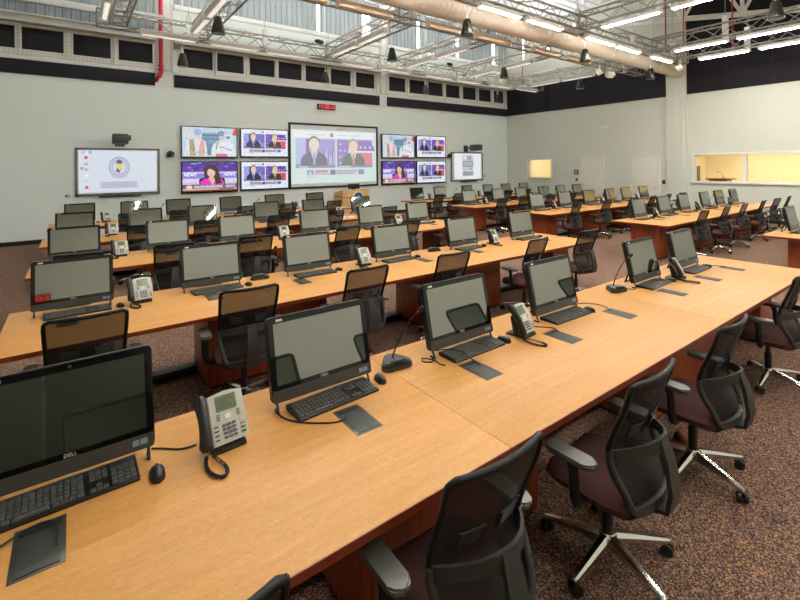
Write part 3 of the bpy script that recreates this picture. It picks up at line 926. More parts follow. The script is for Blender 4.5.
def make_keyboard():
    t = thing('keyboard', 'x', 'keyboard', group='keyboards on the desks')
    bm = nb()
    W_, D_ = 0.462, 0.158
    A = Matrix(((0, 0, 1, 0), (1, 0, 0, 0), (0, 1, 0, 0), (0, 0, 0, 1)))
    prism(bm, [(-D_ / 2, 0.0), (D_ / 2, 0.0), (D_ / 2, 0.022), (D_ / 2 - 0.008, 0.026), (-D_ / 2 + 0.004, 0.013), (-D_ / 2, 0.009)], -W_ / 2, W_ / 2, A)
    obj('base', bm, 'black_plastic', t)
    bm = nb()
    def key(x, y, w_, d_):
        z = 0.013 + (y + D_ / 2) / D_ * 0.011
        for q in (0,):
            a = [bm.verts.new((x + sx * w_ / 2, y + sy * d_ / 2, z)) for sx, sy in ((-1, -1), (1, -1), (1, 1), (-1, 1))]
            b = [bm.verts.new((x + sx * w_ * 0.40, y + sy * d_ * 0.38, z + 0.007)) for sx, sy in ((-1, -1), (1, -1), (1, 1), (-1, 1))]
            bm.faces.new(b)
            for i in range(4): bm.faces.new((a[i], a[(i + 1) % 4], b[(i + 1) % 4], b[i]))
    for r_ in range(6):
        y = -0.060 + r_ * 0.0218
        if r_ == 0:
            xs = [(-0.212, 0.024), (-0.188, 0.022), (-0.164, 0.022), (-0.096, 0.105), (-0.028, 0.022), (-0.004, 0.022), (0.020, 0.022), (0.044, 0.022)]
        else:
            xs = [(-0.214 + i * 0.0199, 0.0178) for i in range(14)]
        for x, w_ in xs: key(x, y, w_, 0.0175)
        for i in range(3):
            if r_ in (0, 3, 4, 5) or (r_ == 1 and i == 1): key(0.082 + i * 0.020, y, 0.0178, 0.0175)
        if r_ < 5:
            for i in range(4): key(0.151 + i * 0.0205, y, 0.0180, 0.0175)
    obj('keys', bm, 'key_black', t, smooth=False, kind='stuff')
    obj('maker_badge', bx(-0.03, 0.03, 0.068, 0.075, 0.0255, 0.0268), 'silver_plastic', t, smooth=False)
    return t

def make_mouse():
    t = thing('computer_mouse', 'x', 'mouse', group='mice on the desks')
    bm = nb()
    rings = []
    for i in range(9):
        v = -1 + 2 * i / 8
        y = v * 0.054
        w_ = 0.030 * math.sqrt(max(0.02, 1 - abs(v) ** 3.0)) * (0.96 + 0.06 * v)
        h_ = 0.036 * math.sqrt(max(0.05, 1 - ((v + 0.18) / 1.25) ** 2 * 0.98))
        rings.append([bm.verts.new((w_ * math.cos(a), y, h_ * math.sin(a) ** 0.8 if math.sin(a) > 0 else 0)) for a in [PI * j / 10 for j in range(11)]])
    for A, B in zip(rings, rings[1:]):
        for j in range(10): bm.faces.new((A[j], A[j + 1], B[j + 1], B[j]))
        bm.faces.new((A[10], A[0], B[0], B[10]))
    bm.faces.new(rings[0]); bm.faces.new(rings[-1][::-1])
    obj('body', bm, 'black_plastic', t, angle=60)
    obj('scroll_wheel', lathe(nb(), [(0.006, -0.0035), (0.007, 0), (0.006, 0.0035)], 12, (0, 0.030, 0.0255), Matrix.Rotation(PI / 2, 4, 'Y')), 'dark_grey', t)
    return t

def make_phone():
    t = thing('desk_phone', 'x', 'telephone', group='desk phones')
    MT = Matrix.Translation((0, -0.06, 0.022)) @ Matrix.Rotation(R(-30), 4, 'X')
    A = MT @ PM
    obj('stand', prism(nb(), [(-0.085, 0.0), (0.075, 0.0), (0.075, 0.010), (0.012, 0.020), (0.036, 0.13), (0.020, 0.15), (-0.03, 0.03), (-0.085, 0.016)], -0.055, 0.085,
                       Matrix(((0, 0, 1, 0), (1, 0, 0, 0), (0, 1, 0, 0), (0, 0, 0, 1)))), 'black_matte', t)
    obj('faceplate', prism(nb(), [(-0.050, 0.0), (0.098, 0.0), (0.104, 0.10), (0.100, 0.196), (0.024, 0.208), (-0.052, 0.198)], -0.022, 0.006, A, 0.004), 'silver_plastic', t)
    d = obj('display', prism(nb(), rrect(0.088, 0.062, 0.004, 2, cx=0.024, cy=0.158), -0.024, -0.021, A), 'lcd_green', t)
    bm = nb()
    for k in range(4): prism(bm, rect(-0.012, 0.140 + k * 0.011, 0.05 - 0.008 * (k % 3), 0.143 + k * 0.011), -0.0246, -0.024, A)
    obj('display_text', bm, 'lcd_dark', d, smooth=False)
    for r_ in range(4):
        for c in range(3):
            obj('key', prism(nb(), rrect(0.015, 0.010, 0.002, 2, cx=0.004 + c * 0.020, cy=0.022 + r_ * 0.016), -0.027, -0.021, A), 'key_black', t)
    for r_ in range(4):
        obj('side_key', prism(nb(), rect(-0.040, 0.018 + r_ * 0.017, -0.022, 0.024 + r_ * 0.017), -0.0245, -0.021, A), 'dark_grey', t, smooth=False)
        obj('side_key', prism(nb(), rect(0.070, 0.018 + r_ * 0.017, 0.090, 0.026 + r_ * 0.017), -0.0245, -0.021, A),
            ['dark_grey', 'lcd_green', 'sticker_blue', 'tan_steel'][r_], t, smooth=False)
    obj('navigation_key', prism(nb(), rrect(0.028, 0.020, 0.006, 3, cx=0.022, cy=0.103), -0.026, -0.021, A), 'light_plastic', t)
    for q in range(4):
        for sx in (-0.024, 0.062):
            obj('soft_key', prism(nb(), rect(sx, 0.093 + q * 0.007, sx + 0.016, 0.0965 + q * 0.007), -0.0235, -0.021, A), 'dark_grey', t, smooth=False)
    # handset: arched bar lying along the left side
    bm = nb()
    pts, rd_ = [], []
    for i in range(13):
        v = i / 12
        z = 0.0 + v * 0.208
        bulge = 0.020 * math.sin(PI * v)
        pts.append(MT @ Vector((-0.083, -0.028 - bulge, z)))
        rd_.append(0.021 + 0.009 * abs(2 * v - 1) ** 1.5)
    rd_[0] = 0.018; rd_[-1] = 0.018
    tube(bm, pts, rd_, 12)
    obj('handset', bm, 'black_plastic', t, angle=60)
    # coiled cord looping on the desk in front
    path = [(-0.083, -0.085, 0.012), (-0.098, -0.13, 0.010), (-0.100, -0.185, 0.009), (-0.080, -0.235, 0.009), (-0.052, -0.235, 0.009), (-0.040, -0.185, 0.009), (-0.058, -0.09, 0.010)]
    def cr(p0, p1, p2, p3, u):
        return 0.5 * ((2 * p1) + (-p0 + p2) * u + (2 * p0 - 5 * p1 + 4 * p2 - p3) * u * u + (-p0 + 3 * p1 - 3 * p2 + p3) * u ** 3)
    P = [Vector(q) for q in path]; P = [P[0]] + P + [P[-1]]
    pts = []
    K = 42
    for i in range(1, len(P) - 2):
        for j in range(K):
            c = cr(P[i - 1], P[i], P[i + 1], P[i + 2], j / K)
            ph = (i * K + j) * 2 * PI / 6.5
            tn = (P[i + 1] - P[i]).normalized(); sd = tn.cross(Vector((0, 0, 1))).normalized()
            pts.append(c + sd * 0.0055 * math.cos(ph) + Vector((0, 0, 0.0055 * math.sin(ph))))
    obj('coil_cord', tube(nb(), pts, 0.0028, 5), 'black_matte', t)
    return t

def make_mic():
    t = thing('gooseneck_microphone', 'x', 'microphone', group='gooseneck microphones on the desks')
    poly = []
    for (cx, cy, r_, a0, a1) in ((0.062, -0.036, 0.040, -90, 30), (0.0, 0.045, 0.045, 30, 150), (-0.062, -0.036, 0.040, 150, 270)):
        poly += [(cx + r_ * math.cos(R(a0 + (a1 - a0) * i / 6)), cy + r_ * math.sin(R(a0 + (a1 - a0) * i / 6))) for i in range(7)]
    bm = nb()
    prism(bm, poly, 0.0, 0.024, bev=0.004); prism(bm, [(x * 0.92, y * 0.92) for x, y in poly], 0.024, 0.042, bev=0.010)
    b = obj('base', bm, 'charcoal', t)
    obj('talk_button', lathe(nb(), [(0.018, 0.0), (0.018, 0.003), (0.014, 0.005), (0.001, 0.005)], 16, (0.0, -0.028, 0.0415)), 'dark_grey', b)
    obj('control_strip', tube(nb(), [(-0.05, -0.045, 0.041), (-0.02, -0.058, 0.042), (0.02, -0.058, 0.042), (0.05, -0.045, 0.041)], 0.007, 6), 'black_gloss', b)
    pts = [Vector((0.0, 0.02, 0.040)), Vector((0.025, 0.018, 0.10)), Vector((0.075, 0.01, 0.19)), Vector((0.125, -0.012, 0.27)), Vector((0.150, -0.035, 0.305))]
    obj('neck', tube(nb(), pts, [0.0055, 0.0045, 0.004, 0.004, 0.0045], 8), 'black_matte', t)
    obj('ring', tube(nb(), [pts[-1], pts[-1] + Vector((0.008, -0.008, 0.010))], 0.010, 10), 'red_paint', t)
    d = Vector((0.5, -0.5, 0.7)).normalized()
    e = pts[-1] + Vector((0.008, -0.008, 0.010))
    obj('head', tube(nb(), [e, e + d * 0.008, e + d * 0.025, e + d * 0.036, e + d * 0.040], [0.010, 0.014, 0.015, 0.011, 0.003], 12), 'black_matte', t)
    return t

# ================================================================== task chairs
def make_chair():
    t = thing('task_chair', 'x', 'chair', group='mesh-back task chairs at the desks')
    # five-star base
    for k in range(5):
        a = R(90 + 72 * k + 18)
        ca, sa = math.cos(a), math.sin(a)
        bm = nb()
        prof = [(0.03, 0.105, 0.026, 0.026), (0.12, 0.098, 0.024, 0.020), (0.22, 0.085, 0.020, 0.015), (0.30, 0.074, 0.016, 0.011), (0.315, 0.070, 0.010, 0.008)]
        rings = []
        for (rr, z, hw, hh) in prof:
            rings.append([bm.verts.new((rr * ca - q * hw * sa, rr * sa + q * hw * ca, z + p * hh)) for q, p in ((-1, -1), (1, -1), (1, 0.3), (0.5, 1), (-0.5, 1), (-1, 0.3))])
        for A, B in zip(rings, rings[1:]):
            for j in range(6): bm.faces.new((A[j], A[(j + 1) % 6], B[(j + 1) % 6], B[j]))
        bm.faces.new(rings[0][::-1]); bm.faces.new(rings[-1])
        lg = obj('base_leg', bm, 'chrome', t)
        bm = nb()
        b = a + 0.9
        ox, oy = 0.300 * ca, 0.300 * sa
        for sgn in (-1, 1):
            M = Matrix.Translation((ox + sgn * 0.016 * math.cos(b), oy + sgn * 0.016 * math.sin(b), 0.029)) @ Matrix.Rotation(b, 4, 'Z') @ Matrix.Rotation(PI / 2, 4, 'Y')
            lathe(bm, [(0.018, -0.011), (0.029, -0.008), (0.029, 0.008), (0.018, 0.011)], 14, M=M)
        tube(bm, [(ox, oy, 0.03), (ox, oy, 0.066)], 0.009, 8)
        obj('caster', bm, 'black_plastic', lg)
    obj('hub', lathe(nb(), [(0.036, 0.075), (0.044, 0.09), (0.044, 0.12), (0.034, 0.135)], 16), 'chrome', t)
    obj('gas_column', lathe(nb(), [(0.026, 0.13), (0.026, 0.27), (0.018, 0.272), (0.018, 0.37)], 14), 'black_plastic', t)
    bm = nb()
    box(bm, (0, -0.01, 0.385), (0.20, 0.26, 0.05), 0.012)
    tube(bm, [(0.08, 0.05, 0.39), (0.27, 0.06, 0.385)], 0.007, 6)
    obj('tilt_mechanism', bm, 'black_matte', t)
    # seat cushion
    bm = nb()
    nx, ny = 12, 12
    top, bot = [], []
    for j in range(ny + 1):
        v = j / ny
        y = -0.225 + 0.475 * v
        hw = 0.242 * (max(0.0, 1 - abs(2 * v - 1) ** 4.5)) ** 0.28 * 0.995 + 0.10 * (1 if j in (0, ny) else 0)
        rt, rb = [], []
        for i in range(nx + 1):
            u = -1 + 2 * i / nx
            edge = max(abs(u), abs(2 * v - 1))
            dome = (1 - edge ** 8)
            drop = 0.030 * max(0, (v - 0.72) / 0.28) ** 2
            zz = 0.430 + 0.042 * dome - drop + 0.010 * u * u * dome
            rt.append(bm.verts.new((u * hw, y, zz)))
            rb.append(bm.verts.new((u * hw * 0.92, y * 0.95, 0.392 - drop * 0.5)))
        top.append(rt); bot.append(rb)
    for j in range(ny):
        for i in range(nx):
            bm.faces.new((top[j][i], top[j][i + 1], top[j + 1][i + 1], top[j + 1][i]))
            bm.faces.new((bot[j][i], bot[j + 1][i], bot[j + 1][i + 1], bot[j][i + 1]))
    for j in range(ny):
        bm.faces.new((top[j][0], top[j + 1][0], bot[j + 1][0], bot[j][0]))
        bm.faces.new((top[j][nx], bot[j][nx], bot[j + 1][nx], top[j + 1][nx]))
    for i in range(nx):
        bm.faces.new((top[0][i], bot[0][i], bot[0][i + 1], top[0][i + 1]))
        bm.faces.new((top[ny][i], top[ny][i + 1], bot[ny][i + 1], bot[ny][i]))
    st = obj('seat', bm, 'seat_fabric', t, angle=60)
    obj('seat_pan', prism(nb(), rrect(0.40, 0.42, 0.06, cy=0.01), 0.385, 0.393), 'black_matte', st)
    # mesh back
    def P(u, v, off=0.0):
        z = 0.435 + 0.565 * v
        hw = 0.205 + 0.020 * v - 0.025 * max(0, 0.25 - v) / 0.25
        if v < 0.37:
            k_ = v / 0.37; y = -0.23 + 0.08 * k_ * k_ * (3 - 2 * k_) if v > 0 else -0.23
        else:
            k_ = (v - 0.37) / 0.63; y = -0.15 - 0.11 * (0.35 * k_ + 0.65 * k_ * k_ * (3 - 2 * k_))
        y += 0.040 * u * u
        return Vector((u * hw, y - off, z))
    loop = [P(-1, v / 12) for v in range(0, 12)] + [P(-0.985, 0.97)] + [P(u / 8, 1) for u in range(-7, 8)] + [P(0.985, 0.97)] + [P(1, v / 12) for v in range(11, -1, -1)] + [P(u / 8, 0) for u in range(7, -8, -1)]
    obj('back_frame', tube(nb(), loop, 0.0125, 8, closed=True), 'chair_black', t, angle=60)
    bm = nb()
    G = [[bm.verts.new(P(-1 + 2 * i / 10, j / 12)) for i in range(11)] for j in range(13)]
    for j in range(12):
        for i in range(10): bm.faces.new((G[j][i], G[j][i + 1], G[j + 1][i + 1], G[j + 1][i]))
    obj('back_mesh', bm, 'chair_mesh', t, angle=80)
    # plastic yoke behind the mesh: cross band, side arms, lower bar
    def band(bm, pts, hh, th):
        rings = []
        for p, h_ in zip(pts, hh):
            rings.append([bm.verts.new(p + Vector((0, a, b))) for a, b in ((-th / 2, -h_ / 2), (th / 2, -h_ / 2), (th / 2, h_ / 2), (-th / 2, h_ / 2))])
        for A, B in zip(rings, rings[1:]):
            for j in range(4): bm.faces.new((A[j], A[(j + 1) % 4], B[(j + 1) % 4], B[j]))
        bm.faces.new(rings[0][::-1]); bm.faces.new(rings[-1])
    bm = nb()
    us = [-1.03, -0.8, -0.5, -0.2, 0, 0.2, 0.5, 0.8, 1.03]
    band(bm, [P(u, 0.38 + 0.07 * (1 - u * u), 0.014 + 0.085 * (1 - u * u)) for u in us], [0.052, 0.05, 0.052, 0.06, 0.064, 0.06, 0.052, 0.05, 0.052], 0.014)
    for sx in (-1, 1):
        tube(bm, [P(sx * 1.02, v, 0.010) for v in (0.42, 0.34, 0.24, 0.12, 0.03)] + [P(sx * 0.90, -0.02, 0.010)], [0.012, 0.017, 0.017, 0.017, 0.018, 0.016], 8)
    band(bm, [P(u, -0.02, 0.012) for u in (-0.92, -0.5, 0, 0.5, 0.92)], [0.04, 0.045, 0.05, 0.045, 0.04], 0.016)
    obj('back_yoke', bm, 'charcoal', t, angle=50)
    bm = nb()
    sp = [Vector((0, -0.252, 0.715)), Vector((0, -0.285, 0.62)), Vector((0, -0.305, 0.50)), Vector((0, -0.29, 0.415)), Vector((0, -0.20, 0.385)), Vector((0, -0.06, 0.375))]
    wds = [0.030, 0.040, 0.050, 0.052, 0.050, 0.045]
    rings = []
    for i, (p, w_) in enumerate(zip(sp, wds)):
        q = sp[min(i + 1, len(sp) - 1)] - sp[max(i - 1, 0)]
        nrm = Vector((0, q.z, -q.y)).normalized() * 0.010
        rings.append([bm.verts.new(p + Vector((-w_, 0, 0)) + nrm), bm.verts.new(p + Vector((w_, 0, 0)) + nrm), bm.verts.new(p + Vector((w_, 0, 0)) - nrm), bm.verts.new(p + Vector((-w_, 0, 0)) - nrm)])
    for A, B in zip(rings, rings[1:]):
        for j in range(4): bm.faces.new((A[j], A[(j + 1) % 4], B[(j + 1) % 4], B[j]))
    bm.faces.new(rings[0][::-1]); bm.faces.new(rings[-1])
    obj('spine', bm, 'charcoal', t, angle=50)
    for sx in (-1, 1):
        bm = nb()
        for k in range(5):
            v = 0.50 + k * 0.022
            tube(bm, [P(sx * 0.22, v, 0.010), P(sx * 0.62, v + 0.012, 0.010)], 0.0045, 5)
        tube(bm, [P(sx * 0.20, 0.49, 0.010), P(sx * 0.20, 0.60, 0.010)], 0.005, 5)
        tube(bm, [P(sx * 0.64, 0.50, 0.010), P(sx * 0.64, 0.615, 0.010)], 0.005, 5)
        obj('lumbar_pad', bm, 'black_matte', t)
    # armrests
    for sx in (-1, 1):
        bm = nb()
        tube(bm, [(sx * 0.12, 0.0, 0.395), (sx * 0.25, 0.0, 0.392), (sx * 0.285, 0.0, 0.41), (sx * 0.300, 0.0, 0.46), (sx * 0.302, 0.005, 0.57), (sx * 0.300, 0.02, 0.612)], [0.018, 0.018, 0.020, 0.020, 0.019, 0.022], 8, flat=1.4)
        a = obj('armrest', bm, 'chair_black', t, angle=60)
        bm = nb()
        prism(bm, [(sx * 0.300 + x, y) for x, y in rrect(0.082, 0.24, 0.034, 6, cy=0.02)], 0.610, 0.636, bev=0.007)
        obj('arm_pad', bm, 'arm_pad', a, angle=75)
    return t

# ================================================================== placing the workstations
MONX = {('L', 1): [-0.02, 1.06, 2.07, 3.12, 4.65, 5.62], ('L', 2): [-0.01, 1.11, 2.16, 3.34, 4.61, 5.97],
        ('L', 3): [0.0, 1.12, 2.13, 3.50, 4.70, 5.88], ('L', 4): [0.01, 1.11, 2.14, 3.48, 4.63, 5.95],
        ('L', 5): [0.10, 1.16, 2.12, 3.40, 4.62, 5.87],
        ('R', 1): [10.05], ('R', 2): [10.0, 11.24, 12.34, 13.70, 14.72, 15.85], ('R', 3): [9.96, 11.23, 12.49, 13.72, 14.73, 15.93],
        ('R', 4): [9.87, 11.21, 12.37, 13.65, 14.70, 15.78], ('R', 5): [9.81, 10.90, 12.31, 13.50, 14.60, 15.75]}
CHX = {('L', 1): [0.17, 1.12, 2.12, 3.17, 4.95], ('L', 2): [0.06, 1.13, 2.22, 3.33, 4.78, 5.98], ('L', 3): [0.05, 1.03, 2.05, 3.48, 4.75, 5.90],
       ('L', 4): [0.0, 0.92, 1.98, 3.30, 4.54, 5.98], ('L', 5): [0.1, 1.0, 1.97, 3.44, 4.53, 5.89],
       ('R', 2): [10.17, 11.39, 12.51, 13.86, 15.05, 16.10], ('R', 3): [9.82, 11.30, 12.62, 13.80, 14.90, 15.90],
       ('R', 4): [9.97, 11.06, 12.40, 13.60, 14.70, 15.80], ('R', 5): [9.75, 10.64, 12.20, 13.30, 14.44, 15.60]}
CHA = {('L', 1): [0, -1, 2, 0, 3], ('L', 2): [0, -4, 0, -2, 6, -3]}
PHX = {('L', 1): [0.51, 2.55, 5.09], ('L', 2): [0.47, 2.85, 5.20], ('L', 3): [0.50, 2.87, 5.30], ('L', 4): [0.55, 2.85, 5.25], ('L', 5): [0.58, 2.85, 5.20],
       ('R', 2): [10.62, 13.00, 15.30], ('R', 3): [10.60, 13.10, 15.30], ('R', 4): [10.50, 13.0, 15.25], ('R', 5): [10.36, 12.9, 15.15]}
MIX = {('L', 1): [1.56, 4.16], ('L', 2): [1.62, 4.12], ('L', 3): [1.62, 4.1], ('L', 4): [1.62, 4.05], ('L', 5): [1.62, 4.0],
       ('R', 2): [11.78, 14.20], ('R', 3): [11.85, 14.22], ('R', 4): [11.8, 14.2], ('R', 5): [11.6, 14.05]}
protos = {}
def place(kind, maker, loc, rz, label):
    if kind not in protos: o = protos[kind] = maker()
    else: o = copy_tree(protos[kind])
    o.location = loc; o.rotation_euler = (0, 0, rz); o['label'] = label
    return o
def where(side, r_, i, n):
    if n == 1: return '%s row right of aisle' % ROWN[r_]
    return '%s from left, %s desk row %s of aisle' % (('first' if i == 0 else ORD[i]), ROWN[r_], 'left' if side == 'L' else 'right')
for (side, r_), xs in MONX.items():
    y0 = FRONT[r_]
    rnd = random.Random(r_ * 10 + (side == 'R'))
    n = len(xs)
    for i, x in enumerate(xs):
        w_ = where(side, r_, i, n)
        cjit = rnd.uniform(-2, 2) * (0 if r_ == 1 or (r_ == 2 and i == 0) else 1)
        place('computer', make_computer, (x, y0 + 0.87, DZ), R(cjit), 'black all-in-one computer, ' + w_)
        place('keyboard', make_keyboard, ((-0.035, 1.08, 2.10, 3.155, 4.67, 5.65)[i] if (side, r_) == ('L', 1) else x + 0.03, y0 + 0.815 + (0 if r_ == 1 else rnd.uniform(-0.04, 0.0)), DZ), R(rnd.uniform(-3, 3) if r_ > 1 else (1.5, 3, 1, -1, 2, 0)[i]), 'black keyboard, ' + w_)
        place('mouse', make_mouse, ((0.255, 1.385, 2.37, 3.42, 4.94, 5.93)[i] if (side, r_) == ('L', 1) else x + 0.33, y0 + ((0.73, 0.84, 0.785, 0.775, 0.78, 0.80)[i] if r_ == 1 else 0.79), DZ), R(rnd.uniform(-15, 15)), 'black mouse, ' + w_)
for (side, r_), xs in CHX.items():
    rnd = random.Random(r_ * 17 + (side == 'R'))
    for i, x in enumerate(xs):
        a = CHA.get((side, r_), None)
        a = a[i] if a else rnd.uniform(-7, 7)
        place('chair', make_chair, (x, FRONT[r_] - 0.07 + ((0.04, 0.025, -0.01, 0.0, 0.06)[i] if r_ == 1 else 0 if r_ < 3 else rnd.uniform(-0.05, 0.03)), 0), R(a), 'black mesh-back task chair, ' + where(side, r_, i, len(xs)))
for (side, r_), xs in PHX.items():
    rnd = random.Random(r_ * 23 + (side == 'R'))
    for i, x in enumerate(xs):
        yo = 0.80 if r_ == 1 else 0.86
        place('phone', make_phone, (x, FRONT[r_] + yo, DZ), R({0: 4, 1: 8, 2: 6}[i] if r_ == 1 else rnd.uniform(-8, 10)), 'grey desk phone, ' + where(side, r_, i, len(xs)))
for (side, r_), xs in MIX.items():
    rnd = random.Random(r_ * 29 + (side == 'R'))
    for i, x in enumerate(xs):
        place('mic', make_mic, (x, FRONT[r_] + (0.95 if r_ == 1 else 1.0), DZ), R(-6 + rnd.uniform(-8, 8)), 'black gooseneck microphone, ' + where(side, r_, i, len(xs)))

# cables on the nearest desk
def cable(label, pts, r_=0.0035):
    P = [Vector(p) for p in pts]; P = [P[0]] + P + [P[-1]]
    out = []
    for i in range(1, len(P) - 2):
        for j in range(8):
            u = j / 8
            p0, p1, p2, p3 = P[i - 1:i + 3]
            out.append(0.5 * ((2 * p1) + (-p0 + p2) * u + (2 * p0 - 5 * p1 + 4 * p2 - p3) * u * u + (-p0 + 3 * p1 - 3 * p2 + p3) * u ** 3))
    out.append(P[-1])
    return tag(obj('cable', tube(nb(), out, r_, 6), 'black_matte'), label, 'cable', 'black cables on the nearest desk')
Z = DZ + 0.0045
cable('black cable crossing the leftmost desk hatch on the nearest row', [(-0.34, 1.86, Z), (-0.22, 1.90, Z), (-0.13, 1.93, Z + 0.010), (-0.075, 1.925, Z + 0.012), (-0.052, 1.88, Z + 0.008), (-0.055, 1.80, Z + 0.006)])
cable('black cable from the left phone to the leftmost computer', [(0.42, 2.09, Z), (0.36, 2.10, Z), (0.30, 2.15, Z), (0.26, 2.18, Z)])
cable('black cable from the second computer to its hatch, nearest row', [(0.79, 2.13, Z), (0.81, 2.04, Z), (0.86, 1.965, Z), (0.96, 1.885, Z), (1.02, 1.86, Z + 0.004), (1.045, 1.885, Z + 0.006)])
cable('black cable looping left of the third computer, nearest row', [(1.80, 2.12, Z), (1.765, 2.085, Z), (1.725, 2.12, Z), (1.75, 2.16, Z), (1.79, 2.10, Z), (1.785, 2.03, Z), (1.80, 2.0, Z)])
cable('black cable over the keyboard into the third computer hatch', [(1.86, 2.16, Z + 0.02), (1.92, 2.10, Z + 0.034), (1.97, 2.02, Z + 0.028), (1.965, 1.96, Z + 0.018), (1.955, 1.87, Z + 0.006)])
cable('black cable between the middle phone and the fourth computer', [(2.70, 2.12, Z), (2.78, 2.05, Z), (2.84, 1.97, Z), (2.80, 1.90, Z + 0.005)])
cable('black cable curving right of the fourth computer into the right hatch', [(3.42, 2.20, Z), (3.56, 2.16, Z), (3.62, 2.06, Z), (3.60, 1.98, Z), (3.54, 1.92, Z)])
hp = hatch([o for o in C.objects if o.name.startswith('conference_desk')][0], 3.55, FRONT[1] + 0.59)
cable('black cable at the left foot of the fifth computer, nearest row', [(4.36, 2.20, Z), (4.30, 2.16, Z), (4.33, 2.10, Z), (4.38, 2.13, Z)])
cable('black cable from the sixth computer to the far end hatch', [(5.92, 2.12, Z), (6.02, 2.06, Z), (6.08, 1.98, Z), (6.08, 1.90, Z + 0.005)])

# ================================================================== screens on the front wall
def figure(cx, by, sc, suit, hair, tie, skin=s(232, 190, 165), shirt=s(220, 225, 245)):
    """head and shoulders of a presenter"""
    sh = [(cx - 0.19 * sc, by), (cx - 0.18 * sc, by + 0.16 * sc), (cx - 0.14 * sc, by + 0.26 * sc), (cx - 0.05 * sc, by + 0.34 * sc), (cx + 0.05 * sc, by + 0.34 * sc),
          (cx + 0.14 * sc, by + 0.26 * sc), (cx + 0.18 * sc, by + 0.16 * sc), (cx + 0.19 * sc, by)]
    return [(sh, suit), ([(cx - 0.05 * sc, by + 0.34 * sc), (cx, by + 0.05 * sc), (cx + 0.05 * sc, by + 0.34 * sc)], shirt),
            ([(cx - 0.015 * sc, by + 0.30 * sc), (cx - 0.02 * sc, by + 0.02), (cx + 0.02 * sc, by + 0.02), (cx + 0.015 * sc, by + 0.30 * sc)], tie),
            (rect(cx - 0.035 * sc, by + 0.30 * sc, cx + 0.035 * sc, by + 0.40 * sc), skin),
            (ellipse(cx, by + 0.545 * sc, 0.082 * sc, 0.155 * sc), hair), (ellipse(cx, by + 0.50 * sc, 0.072 * sc, 0.150 * sc), skin)]

def debate(pale):
    def c(r, g, b):
        return s(*(int(v + (248 - v) * pale) for v in (r, g, b)))
    sh = [(rect(0, 0, 1, 1), c(236, 240, 255)), (rect(0.03, 0.86, 0.97, 0.97), c(246, 246, 252)), (rect(0.43, 0.88, 0.47, 0.95), c(120, 60, 60))]
    for x0, x1 in ((0.18, 0.38), (0.52, 0.62), (0.66, 0.78)): sh.append((rect(x0, 0.905, x1, 0.925), c(190, 190, 200)))
    sh += [(rect(0.05, 0.29, 0.49, 0.84), c(120, 110, 205)), (rect(0.05, 0.36, 0.16, 0.84), c(150, 165, 240)), (rect(0.16, 0.33, 0.19, 0.84), c(50, 40, 80))]
    rnd = random.Random(3)
    for k in range(9):
        x = 0.34 + k * 0.016
        sh.append((rect(x, 0.36, x + 0.011, 0.50 + rnd.uniform(0, 0.22)), [c(200, 190, 250), c(90, 70, 170), c(170, 200, 240)][k % 3]))
    sh += figure(0.25, 0.33, 0.80, c(44, 38, 58), c(70, 54, 50), c(120, 130, 200), c(236, 206, 190), c(200, 205, 245))
    sh += [(rect(0.05, 0.29, 0.49, 0.335), c(70, 90, 130)), (rect(0.08, 0.30, 0.18, 0.32), c(220, 225, 235))]
    sh += [(rect(0.51, 0.29, 0.95, 0.84), c(105, 60, 175))]
    for k in range(10):
        sh.append((ellipse(0.55 + (k % 3) * 0.055, 0.38 + (k // 3) * 0.12, 0.018, 0.02, 8), c(190, 170, 230)))
    sh += [([(0.66, 0.84), (0.63, 0.29), (0.78, 0.29), (0.76, 0.84)], c(205, 225, 245)), (rect(0.76, 0.29, 0.95, 0.58), c(240, 60, 90)),
           (ellipse(0.86, 0.62, 0.12, 0.19, 18, 0, 180), c(95, 40, 170)), (rect(0.74, 0.585, 0.95, 0.62), c(245, 245, 250))]
    for x in (0.80, 0.86, 0.92):
        st = []
        for q in range(10):
            rr = 0.026 if q % 2 == 0 else 0.011
            st.append((x + rr * 0.75 * math.cos(R(90 + 36 * q)), 0.69 + rr * 1.3 * math.sin(R(90 + 36 * q))))
        sh.append((st, c(250, 250, 255)))
    sh += figure(0.71, 0.33, 0.76, c(34, 50, 34), c(120, 110, 90), c(220, 80, 60), c(240, 200, 160), c(235, 240, 240))
    sh += [(rect(0.51, 0.29, 0.95, 0.335), c(80, 90, 140)), (rect(0.53, 0.30, 0.67, 0.32), c(225, 228, 238))]
    sh += [(rect(0.16, 0.15, 0.84, 0.255), c(205, 205, 225)), (rect(0.17, 0.16, 0.24, 0.25), c(110, 110, 150)), ([(0.19, 0.17), (0.205, 0.235), (0.22, 0.17)], c(245, 245, 250)),
           (rect(0.26, 0.205, 0.40, 0.245), c(200, 70, 90)), (rect(0.26, 0.165, 0.42, 0.195), c(150, 150, 170)), (rect(0.43, 0.155, 0.49, 0.25), c(50, 50, 80)),
           (rect(0.50, 0.21, 0.76, 0.24), c(130, 130, 150)), (rect(0.50, 0.165, 0.72, 0.195), c(130, 130, 150)), (rect(0.77, 0.155, 0.84, 0.25), c(80, 80, 130)),
           (rect(0.16, 0.095, 0.27, 0.14), c(200, 200, 210))]
    return sh

